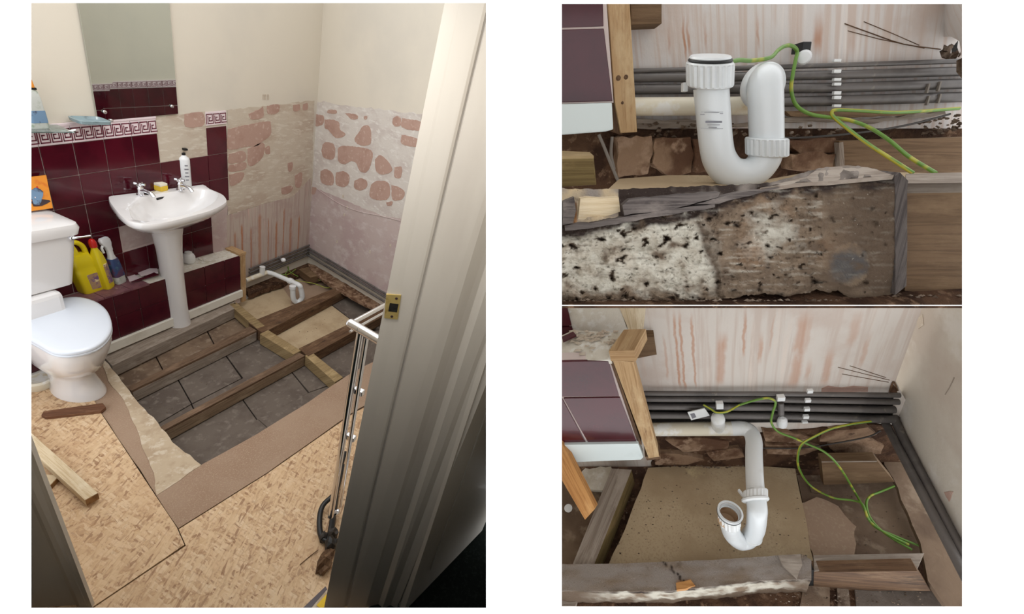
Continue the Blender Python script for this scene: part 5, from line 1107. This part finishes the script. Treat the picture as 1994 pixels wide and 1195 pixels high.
tag(build('plaster_crumbs', vs, fs, M['adhesive_tan']), 'broken plaster flakes on the white ledge, lower view', 'debris', kind='stuff')
def on3(label, px, h, m, nm='tile_shard'): return tag(slab(nm, [F3(x, y, lt3+h) for x, y in px], -UP3*.004, m), label, 'tile')
on3('dark tile shard lying at the back of the white ledge, lower view', [(1094,655),(1116,645),(1122,652),(1096,664)], .012, M['burgundy2'])
# stud and cap
cs3 = empty('corner_stud', B3_(1270,890), 'rough softwood stud leaning down beside the burgundy tiles, lower view', 'timber')
slab('stud', [B3_(x, y, .002) for x, y in [(1193,702),(1234,704),(1284,889),(1263,892)]], nW3*.03, M['stud'], cs3, bevel=.001, ax=UP3)
slab('foot', [B3_(x, y, .001) for x, y in [(1256,889),(1285,886),(1287,893),(1260,896)]], nW3*.03, M['joist_dark'], cs3)
tc_ = [F3(x, y, lt3+.022) for x, y in [(1185,683),(1235,682),(1258,640),(1215,641)]]
hexa('cap', tc_, [p-UP3*.026 for p in tc_], M['stud'], cs3, ax=tc_[2]-tc_[1], bevel=.001)
slab('block', [P3(x, y, .02) for x, y in [(1240,656),(1274,656),(1279,690),(1238,698)]], nW3*.02, M['brownboard'], cs3, ax=A3)
slab('upper_stud', [P3(x, y, .014) for x, y in [(1205,595.4),(1258,595.4),(1253,640),(1224,642)]], nW3*.01, M['pine_pale'], cs3, ax=UP3)
# dark pipes on the wall
for i, (pts_, r, lab) in enumerate((([(1225,766),(1500,766.5),(1752,769)], 4.6, 'thin topmost dark copper pipe under the stained wall, lower view'), ([(1225,777),(1500,778),(1750,782)], 5.5, 'second dark copper pipe from the top, lower view'),
        ([(1225,791),(1500,793),(1742,797)], 7, 'third dark copper pipe from the top, behind the valve, lower view'), ([(1225,808),(1500,809),(1740,816)], 7.5, 'lowest dark copper pipe above the white waste pipe, lower view'))):
    tag(tube('copper_pipe', [P3(x, y, .014) for x, y in pts_], r*mpp(P3(1500,780,.014)), M['pipe'], n=14), lab, 'pipe', 'dark copper pipes of the lower view')
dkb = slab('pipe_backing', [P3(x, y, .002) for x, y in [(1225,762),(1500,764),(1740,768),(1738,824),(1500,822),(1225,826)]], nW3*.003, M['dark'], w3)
cl3 = empty('pipe_clips', P3(1570,815,.014), 'column of small white clips on the four dark pipes, lower view', 'pipe clip')
for x, y, hh in ((1577,761,4),(1573,779,4),(1571,796,4),(1569,811,4),(1567,821,2)): box('clip', P3(x, y, .024), 4.5*mpp(P3(x,y)), .003, hh*mpp(P3(x,y)), M['clip'], cl3, ax=A3, ay=nW3, az=UP3, bevel=.0006)
# pipes running out along the right wall
for i, (q, r, lab) in enumerate(((((1712,800),(1738,850),(1800,968),(1885,1132)), 7, 'grey pipe running along the right-hand wall, inner one of two, lower view'), (((1738,806),(1757,850),(1806,946),(1890,1110)), 7.5, 'dark grey pipe against the right-hand wall, outer one of two, lower view'))):
    tag(tube('copper_pipe', [S3(x, y, .022 if i == 0 else .008) for x, y in q], r*mpp(S3(1760,850,.01)), M['pipe'], n=12), lab, 'pipe', 'pipes along the side wall of the lower view')
eb3 = tag(slab('edge_board', rough([F3(x, y, .02) for x, y in [(1703,836),(1722,828),(1768,916),(1830,1030),(1905,1178),(1905,1179.5),(1840,1179.5),(1808,1130),(1796,1078),(1770,1000),(1748,950),(1722,905)]], .003, .02, 7), -UP3*.012, M['slab_brown']), 'ragged brown floorboard edge beside the pipes on the right, lower view', 'board')
# masonry strip under the pipes
lo3 = tag(slab('wall_foot', rough([P3(x, y, .004) for x, y in [(1262,850),(1460,846),(1700,826),(1765,832),(1790,912),(1690,914),(1270,912)]], .003, .02, 3), nW3*.02, M['soil']), kind='structure')
for i, p in enumerate(([(1295,856),(1370,853),(1420,860),(1416,876),(1330,880)], [(1375,880),(1440,872),(1450,890),(1390,898)], [(1280,882),(1322,884),(1370,894),(1340,905),(1276,905)], [(1484,838),(1560,846),(1590,852),(1560,862),(1490,860)], [(1600,842),(1690,832),(1708,846),(1640,862),(1596,860)], [(1490,866),(1560,866),(1600,874),(1560,886),(1494,884)], [(1612,866),(1690,852),(1722,868),(1716,884),(1630,886)])):
    slab('stone', rough([P3(x, y, .010+.003*(i % 3)) for x, y in p], .002, .012, 60+i, nW3), nW3*.02, M['stone'], lo3, bevel=.0012)
tag(cable('thin_cable', [P3(x, y, .02) for x, y in [(1484,872),(1560,872),(1630,862),(1690,850),(1715,838)]], .0016, M['cable']), 'thin dark cable over the stones below the pipes, lower view', 'cable')
# floor of view 3
fl3 = empty('floor', F3(1450, 1000), kind='structure')
slab('chipboard_panel', rough([F3(x, y) for x, y in [(1262,910),(1330,906),(1465,908),(1549,912),(1566,1000),(1584,1092),(1180,1110),(1218,1030)]], .0018, .03, 5), -UP3*.012, M['chip_gold'], fl3)
slab('underfloor', [F3(x, y, -.03) for x, y in [(1040,880),(1800,860),(1920,1000),(1920,1179.8),(1040,1179.8)]], -UP3*.01, M['soil'], fl3)
slab('torn_board', rough([F3(x, y, -.006) for x, y in [(1558,980),(1590,968),(1632,985),(1645,1004),(1668,1025),(1662,1084),(1584,1090),(1570,1030)]], .003, .012, 7), -UP3*.012, M['chip'], fl3)
slab('concrete_slab', [F3(x, y, -.016) for x, y in [(1552,925),(1700,925),(1760,945),(1830,1085),(1588,1092)]], -UP3*.012, M['slab_brown'], fl3)
slab('concrete_slab', [F3(x, y, -.012) for x, y in [(1574,936),(1616,940),(1620,962),(1580,958)]], -UP3*.012, M['slab_brown'], fl3)
slab('floor_slab', [F3(x, y, -.02) for x, y in [(1060,940),(1185,930),(1120,1100),(1060,1100)]], -UP3*.01, M['slab_brown'], fl3)
for p, m in (([(1565,1140),(1616,1140),(1616,1179.8),(1558,1179.8)], 'slab_brown'), ([(1630,1142),(1652,1142),(1656,1179.8),(1632,1179.8)], 'rubble'), ([(1664,1142),(1800,1140),(1850,1179.8),(1668,1179.8)], 'slab')):
    slab('subfloor_board', [F3(x, y, -.024) for x, y in p], -UP3*.01, M[m], fl3)
slab('subfloor_board', [F3(x, y, -.02) for x, y in [(1060,1150),(1130,1150),(1120,1179.8),(1060,1179.8)]], -UP3*.01, M['joist_grey'], fl3)
pl3 = tag(slab('plaster_lump', rough([F3(x, y, .0) for x, y in [(1128,925),(1140,912),(1190,908),(1196,930),(1172,955),(1140,950)]], .003, .012, 9), -UP3*.01, M['dusty']), 'white plaster lump under the skirting board by the noggin, lower view', 'debris')
lathe('white_disc', F3(1107,990,.0), UP3, [(0,.010),(.003,.011),(.005,.007)], M['white_plastic'], n=16); tag(bpy.data.objects['white_disc'], 'small bright white disc on the dark floor at the left edge, lower view', 'disc')
def tim3(label, top, m, h, dz, cat='joist', nm='floor_joist', ax=None, bev=.0012):
    P = [F3(x, y, h) for x, y in top]; return tag(slab(nm, P, -UP3*dz, m, ax=ax or (P[1]-P[0]), bevel=bev), label, cat)
tim3('greenish noggin with grey top running towards the viewer left of the chipboard, lower view', [(1115,1098),(1157,1098),(1230,914),(1191,912)], M['noggin_green'], .045, .07, 'noggin', 'floor_noggin', F3(1230,914)-F3(1157,1098))
tp3 = [F3(x, y, .0465) for x, y in [(1115,1098),(1157,1098),(1230,914),(1191,912)]]
slab('grey_top', tp3, -UP3*.001, M['joist_grey'], bpy.data.objects['floor_noggin.003'] if 'floor_noggin.003' in bpy.data.objects else None, ax=tp3[2]-tp3[1])
ob = [B3_(x, y, .03) for x, y in [(1060,800),(1094,866),(1106,880),(1160,990),(1140,1012),(1092,915),(1060,860)]]
tag(slab('orange_batten', [D(x, y, .86) for x, y in [(1060,800),(1094,862),(1106,884),(1159,990),(1139,1012),(1094,935),(1060,880)]], W(Vc((.01,0,.02))), M['pine_orange'], bevel=.001, ax=ray(1159,990)-ray(1094,862)), 'orange pine batten leaning diagonally at the left edge, lower view', 'timber')
# front joist with its rotten face
V = lambda x, y, h=.05: F3(x, y, h)
far3 = [(1060,1098),(1200,1097),(1400,1089),(1515,1081),(1562,1078),(1580,1090)]
nr3 = [(1060,1148),(1140,1151),(1310,1150),(1330,1146),(1400,1140),(1480,1130),(1580,1127)]
xs_ = [1060+4*i for i in range(131)]; vs, cl, fs = [], [], []
hf = .055
for x in xs_:
    yf, yn = interp(far3, x)+1.2*nz(x, 0, .05, 1), interp(nr3, x)+1.6*nz(x, 0, .08, 3)
    pn = V(x, yn, hf)
    for j in range(12):
        t = j/11; y = yf+(yn-yf)*t; c = mixc(CO['greyp'], CO['brown'], .25+nz(x*.3, y, .05, 3)*.9); c = mixc(c, CO['dbrown'], (t-.8)*4*(.4+nz(x, y, .03)))
        if 1318 < x < 1346 and t > .65: c = mixc(c, CO['rust'], .8)
        crk = math.exp(-((x-(1296+(y-1096)*1.0+4*math.sin(y*.4)))/2.2)**2); c = mixc(c, CO['dark'], crk)
        vs.append(V(x, y, hf+.0015*nz(x*.4, y, .06, 5)-.004*crk-(.002*(t-.7)/.3*max(0, nz(x, 0, .04, 8)+.3) if t > .7 else 0))); cl.append(c)
    yb = 1185
    for j in range(1, 18):
        t = j/17; p = pn-UP3*.088*t-nW3*(.002*nz(x*.5, j*4, .05, 6)+.002*nz(x, j*5, .02, 9)-.004*t)*1.0
        q = pj(p)
        if q[1] > 1179.4: p = p+(CAM-p)*0; p = PL(q[0], 1179.4, nW3, p)
        n2 = nz(x, j*5, .035, 2); c = mixc(CO['mould'], CO['brown'], .35+n2*1.3); c = mixc(c, CO['dbrown'], (x-1500)/90)
        if t < .12: c = mixc(c, CO['dark'], .55+n2)
        if t > .55: c = mixc(c, CO['dbrown'], (t-.55)*5+n2)
        if x < 1200: c = mixc(c, CO['dbrown'], (1200-x)/80)
        vs.append(p); cl.append(c)
m_ = 12+17
for i in range(len(xs_)-1):
    for j in range(m_-1): fs.append((i*m_+j, (i+1)*m_+j, (i+1)*m_+j+1, i*m_+j+1))
base = len(vs)
for i in range(len(xs_)): vs.append(vs[i*m_]-UP3*.06); cl.append(CO['dark'])
for i in range(len(xs_)-1): fs += [(base+i, base+i+1, (i+1)*m_, i*m_), (base+i+1, base+i, i*m_+m_-1, (i+1)*m_+m_-1)]
fs += [tuple([base]+list(range(m_))), tuple([base+len(xs_)-1]+[(len(xs_)-1)*m_+j for j in range(m_-1, -1, -1)])]
fj = tag(build('rotten_joist', vs, fs, M['rot'], ax=A3, cols=cl, smooth=60), 'grey rotten joist with a cracked top across the bottom left, lower view', 'joist')
slab('loose_chunk', rough([V(x, y, hf+.006) for x, y in [(1516,1081),(1558,1078),(1562,1100),(1552,1126),(1524,1100)]], .001, .012, 3), -UP3*.012, M['joist_grey'], fj, ax=A3)
slab('loose_chunk', rough([V(x, y, hf+.004) for x, y in [(1316,1134),(1344,1128),(1354,1140),(1334,1146),(1318,1148)]], .001, .008, 5), -UP3*.01, M['pine_orange'], fj, ax=A3)
rj3 = tim3('grey-topped timber length butted to the right of the cracked joist, lower view', [(1585,1112),(1786,1109),(1800,1076),(1584,1080)], M['joist_grey'], .05, .012)
slab('brown_face', [PL(x, y, nW3, F3(1585,1113,.05)) for x, y in [(1585,1114),(1786,1111),(1812,1150),(1584,1150)]], nW3*.02, M['joist_dark'], rj3, ax=A3)
slab('dark_gap', [PL(x, y, nW3, F3(1578,1113,.046)) for x, y in [(1574,1110),(1585,1110),(1586,1145),(1572,1150)]], nW3*.02, M['dark'], fj)
fb = [P3(x, y, .06) for x, y in [(1640,898),(1706,897),(1735,938),(1668,944)]]
bk = tag(slab('floor_noggin', [P3(x, y, .055) for x, y in [(1600,898),(1708,897),(1742,938),(1604,944)]], nW3*.02, M['brownboard'], ax=A3), 'brown timber block under the cable loop near the right wall, lower view', 'noggin')
slab('grey_top', [P3(1600,898,.0551), P3(1708,897,.0551), P3(1704,884,.03), P3(1598,886,.03)], -UP3*.004, M['joist_grey'], bk, ax=A3)
vs, fs = [], []
for i in range(420):
    k = rr3.random()
    if k < .35: x, y, h = rr3.uniform(1200, 1580), rr3.uniform(912, 1085), .001
    elif k < .6: x, y, h = rr3.uniform(1270, 1460), rr3.uniform(895, 912), .004
    elif k < .8: x, y, h = rr3.uniform(1560, 1780), rr3.uniform(940, 1085), -.014
    else: x, y, h = rr3.uniform(1500, 1800), rr3.uniform(1150, 1177), -.022
    p = F3(x, y, h); a_ = rr3.random()*6; s_ = rr3.uniform(.0008, .0026)*(1.6 if .35 < k < .6 else 1); i0 = len(vs)
    for q in range(4): vs.append(p+(A3*math.cos(a_+q*1.57)+nW3*math.sin(a_+q*1.57)*.6)*s_)
    vs.append(p+UP3*s_*.7); fs += [(i0,i0+1,i0+4),(i0+1,i0+2,i0+4),(i0+2,i0+3,i0+4),(i0+3,i0,i0+4),(i0+3,i0+2,i0+1,i0)]
tag(build('rubble_crumbs', vs, fs, M['rubble']), 'scattered grit on the chipboard and slabs around the trap, lower view', 'rubble', kind='stuff')
# trap
tr3 = empty('waste_trap', F3(1450, 1070), 'white plastic U trap with open inlet lying over the chipboard, lower view', 'waste pipe')
hw_ = (P3(1350,837,.030)-p3).dot(UP3)
kk = mpp(P3(1400,836,.03))
tube('wall_pipe', [P3(1225,836,.030), P3(1442,834,.030)], 13.5*kk, M['pvc_old'], tr3, n=20)
tube('tee_stub', [P3(1398,836,.030), P3(1398,822,.034), P3(1398,812,.040)], [12.5*kk, 12*kk, 11*kk], M['pvc'], tr3, n=18)
lathe('stub_cap', P3(1398,816,.042), UP3-nW3*.8, [(0,12*kk),(.006,11.5*kk),(.010,8*kk),(.012,3*kk)], M['pvc'], tr3, n=20)
H3 = hw_
o1 = [P3(1425,834,.030), P3(1448,834,.031), F3(1462,842,H3), F3(1468,858,H3), F3(1468,880,H3), F3(1469,920,H3), F3(1471,958,H3)]
tube('outlet_pipe', cr(o1, 5), 13.8*kk, M['pvc'], tr3, n=20)
Rm = F3(1472, 972, H3)
kr = mpp(Rm)
def nut3(c, ax_, r, h, m='pvc', nrm=None, caps=True):
    t = Vc(ax_).normalized(); nr = Vc(nrm or ax_).normalized(); p = nr.orthogonal().normalized(); q = nr.cross(p); n = 40; R = []
    for hh, s in ((0,.9),(.1*h,1),(.9*h,1),(h,.93),(h*1.02,.78)): R.append([c+t*hh+(p*math.cos(2*math.pi*j/n)+q*math.sin(2*math.pi*j/n))*r*s*(1-.07*(1 if j % 2 else 0)*(1 if .08*h < hh < .92*h else 0)) for j in range(n)])
    return loft('ribbed_nut', R, M[m], tr3, smooth=12, cap0=caps, cap1=caps)
outd = (F3(1471,958,H3)-F3(1469,920,H3)).normalized()
nut3(F3(1471,974,H3+.004), W(Vc((.364,-.8,.6))), 22*kr, 20*kr, nrm=W(Vc((0,-.8,.6))))
lathe('nut_flange', F3(1471,974,H3+.004), W(Vc((0,-.8,.6))), [(-.002,22*kr),(0,24.5*kr),(.003,24.5*kr),(.005,22*kr)], M['pvc'], tr3, n=36)
def drop(p, y):                                   # down from p until the picture row y
    lo, hi = 0, .3
    for _ in range(40):
        m__ = (lo+hi)/2
        if pj(p-UP3*m__)[1] < y: lo = m__
        else: hi = m__
    return p-UP3*lo
Rt = F3(1475, 990, H3); Rb = drop(Rt, 1040); base_h = (Rb-p3).dot(UP3)
Lb = F3(1428, 1048, base_h); Lt = None
lo, hi = 0, .3
for _ in range(40):
    m__ = (lo+hi)/2
    if pj(Lb+UP3*m__)[1] > 998: lo = m__
    else: hi = m__
Lt = Lb+UP3*lo+ (F3(1414,1048,base_h)-Lb)
mid3 = (Rb+Lb)/2-UP3*.020
tube('trap_bend', cr([F3(1472,968,H3), F3(1474,984,H3)-UP3*.002, Rt-UP3*.016, Rb.lerp(Rt,.2), mid3.lerp(Rb,.45)-UP3*.004, mid3, mid3.lerp(Lb,.45)-UP3*.004, Lb.lerp(Lt,.2), Lb.lerp(Lt,.64)], 5), 17.5*kr, M['pvc_clean'], tr3, n=26)
au = (Lt-Lb).normalized(); t0 = Lb.lerp(Lt,.62); au = W(Vc((-.10,-.80,-.58))).normalized(); stu = W(Vc((-.34,-.80,-.58))).normalized()
lathe('bend_collar', mid3.lerp(Rb,.75)-UP3*.002, (Rt-Rb)+(A3*.2*(Rt-Rb).length), [(0,18.5*kr),(.003,19.3*kr),(.006,18.5*kr)], M['pvc'], tr3, n=30)
ring = [(0,.95),(.15,1.0),(.5,1.0),(.55,.97)]
nut3(t0, stu, 20.5*kr, (Lt-Lb).length*.30, nrm=au, caps=False)
lathe('inlet_socket', t0+stu*(Lt-Lb).length*.30, au, [(0,19.5*kr),(.004,22*kr),(.012,22.5*kr),(.0125,19.5*kr),(.010,18*kr),(-.004,17*kr)], M['pvc_clean'], tr3, n=36, cap1=False, cap0=False)
lathe('inlet_inside', t0+stu*(Lt-Lb).length*.30, au, [(.011,18.2*kr),(.0,17.4*kr),(-.024,16*kr),(-.025,.0005)], M['pvc_in'], tr3, n=30, cap1=False, cap0=False)
lathe('gasket', t0+stu*(Lt-Lb).length*.30, au, [(.0025,20.5*kr),(.004,22.6*kr),(.0055,22.6*kr)], M['black'], tr3, n=36, cap0=False, cap1=False)
box('lug', F3(1444,961,H3-.004), .002, .008, .004, M['pvc'], tr3, ax=A3+nW3*.5, ay=nW3-A3*.5, az=UP3)
# cables
def c3(label, L, r=.0023): return tag(cable('earth_cable', [F3(x, y, h) for x, y, h in L], r, M['earth'], n=8), label, 'cable')
hc = lambda x, y, o=.02: (P3(x, y, o)-p3).dot(UP3)
pc3 = lambda L: [(x, y, hc(x, y, -h) if h < 0 else h) for x, y, h in L]
c3('long green and yellow earth cable from the white valve to the bottom right, lower view', pc3([(1440,788,-.025),(1470,779,-.028),(1496,775,-.032),(1510,783,-.036),(1505,802,-.038),(1502,822,-.04),(1515,840,-.045),(1545,852,-.05),(1572,864,-.055),(1606,880,-.07),(1634,908,-.078),(1660,950,-.066),(1680,985,.022),(1700,1022,.01),(1740,1042,.005),(1800,1066,.006)]))
c3('green and yellow earth cable looping back under the pipes on the right, lower view', pc3([(1696,820,-.026),(1660,825,-.034),(1620,834,-.042),(1585,850,-.05),(1562,864,-.055),(1554,884,-.055),(1556,912,-.06),(1578,945,.022),(1620,968,.02),(1660,974,.018),(1680,982,.026),(1692,1012,.014),(1722,1036,.010),(1770,1060,.006)]))
c3('darker green earth cable end curling off the right-hand board, lower view', [(1742,946,.016),(1712,958,.01),(1694,966,.014),(1687,982,.018),(1696,1010,.008),(1726,1040,.004),(1776,1070,.002)])
c3('short green earth cable tail with a tag hooked round the white stub, lower view', [(1370,788,hc(1370,788,.03)),(1384,796,hc(1384,796,.04)),(1396,803,hc(1396,803,.05)),(1416,801,hc(1416,801,.05)),(1440,788,hc(1440,788,.025))])
tg = empty('cable_tag', P3(1360,810,.03), 'crumpled white cable tag hanging in the dark gap left of the stub, lower view', 'tag')
slab('tag', [P3(x, y, .034) for x, y in [(1339,803),(1372,795),(1382,809),(1346,818)]], nW3*.002, M['clip'], tg)
slab('smudge', [P3(x, y, .0345) for x, y in [(1344,806),(1352,804),(1356,812),(1348,815)]], nW3*.001, M['print'], tg)
v3 = empty('isolation_valve', P3(1522,815,.03), 'oval white valve cap hanging on the pipes below a bracket, lower view', 'valve')
lathe('valve_cap', P3(1522,829,.034), UP3, [(0,.006),(.003,9.5*kr),(.012,10*kr),(.024,8.5*kr),(.028,.004)], M['white_plastic'], v3, n=20)
box('bracket', P3(1520,774,.026), 7*kr, .005, 6*kr, M['clip'], v3, ax=A3, ay=nW3, az=UP3, bevel=.001)
tube('stem', [P3(1521,806,.03), P3(1520,784,.022)], .006, M['pipe'], v3, n=10)
br = empty('stub_bracket', P3(1399,790,.02), 'small grey-white clip above the white waste stub, lower view', 'pipe clip')
box('clip', P3(1401,788,.028), 7*kr, .005, 9*kr, M['clip'], br, ax=A3, ay=nW3, az=UP3, bevel=.001)
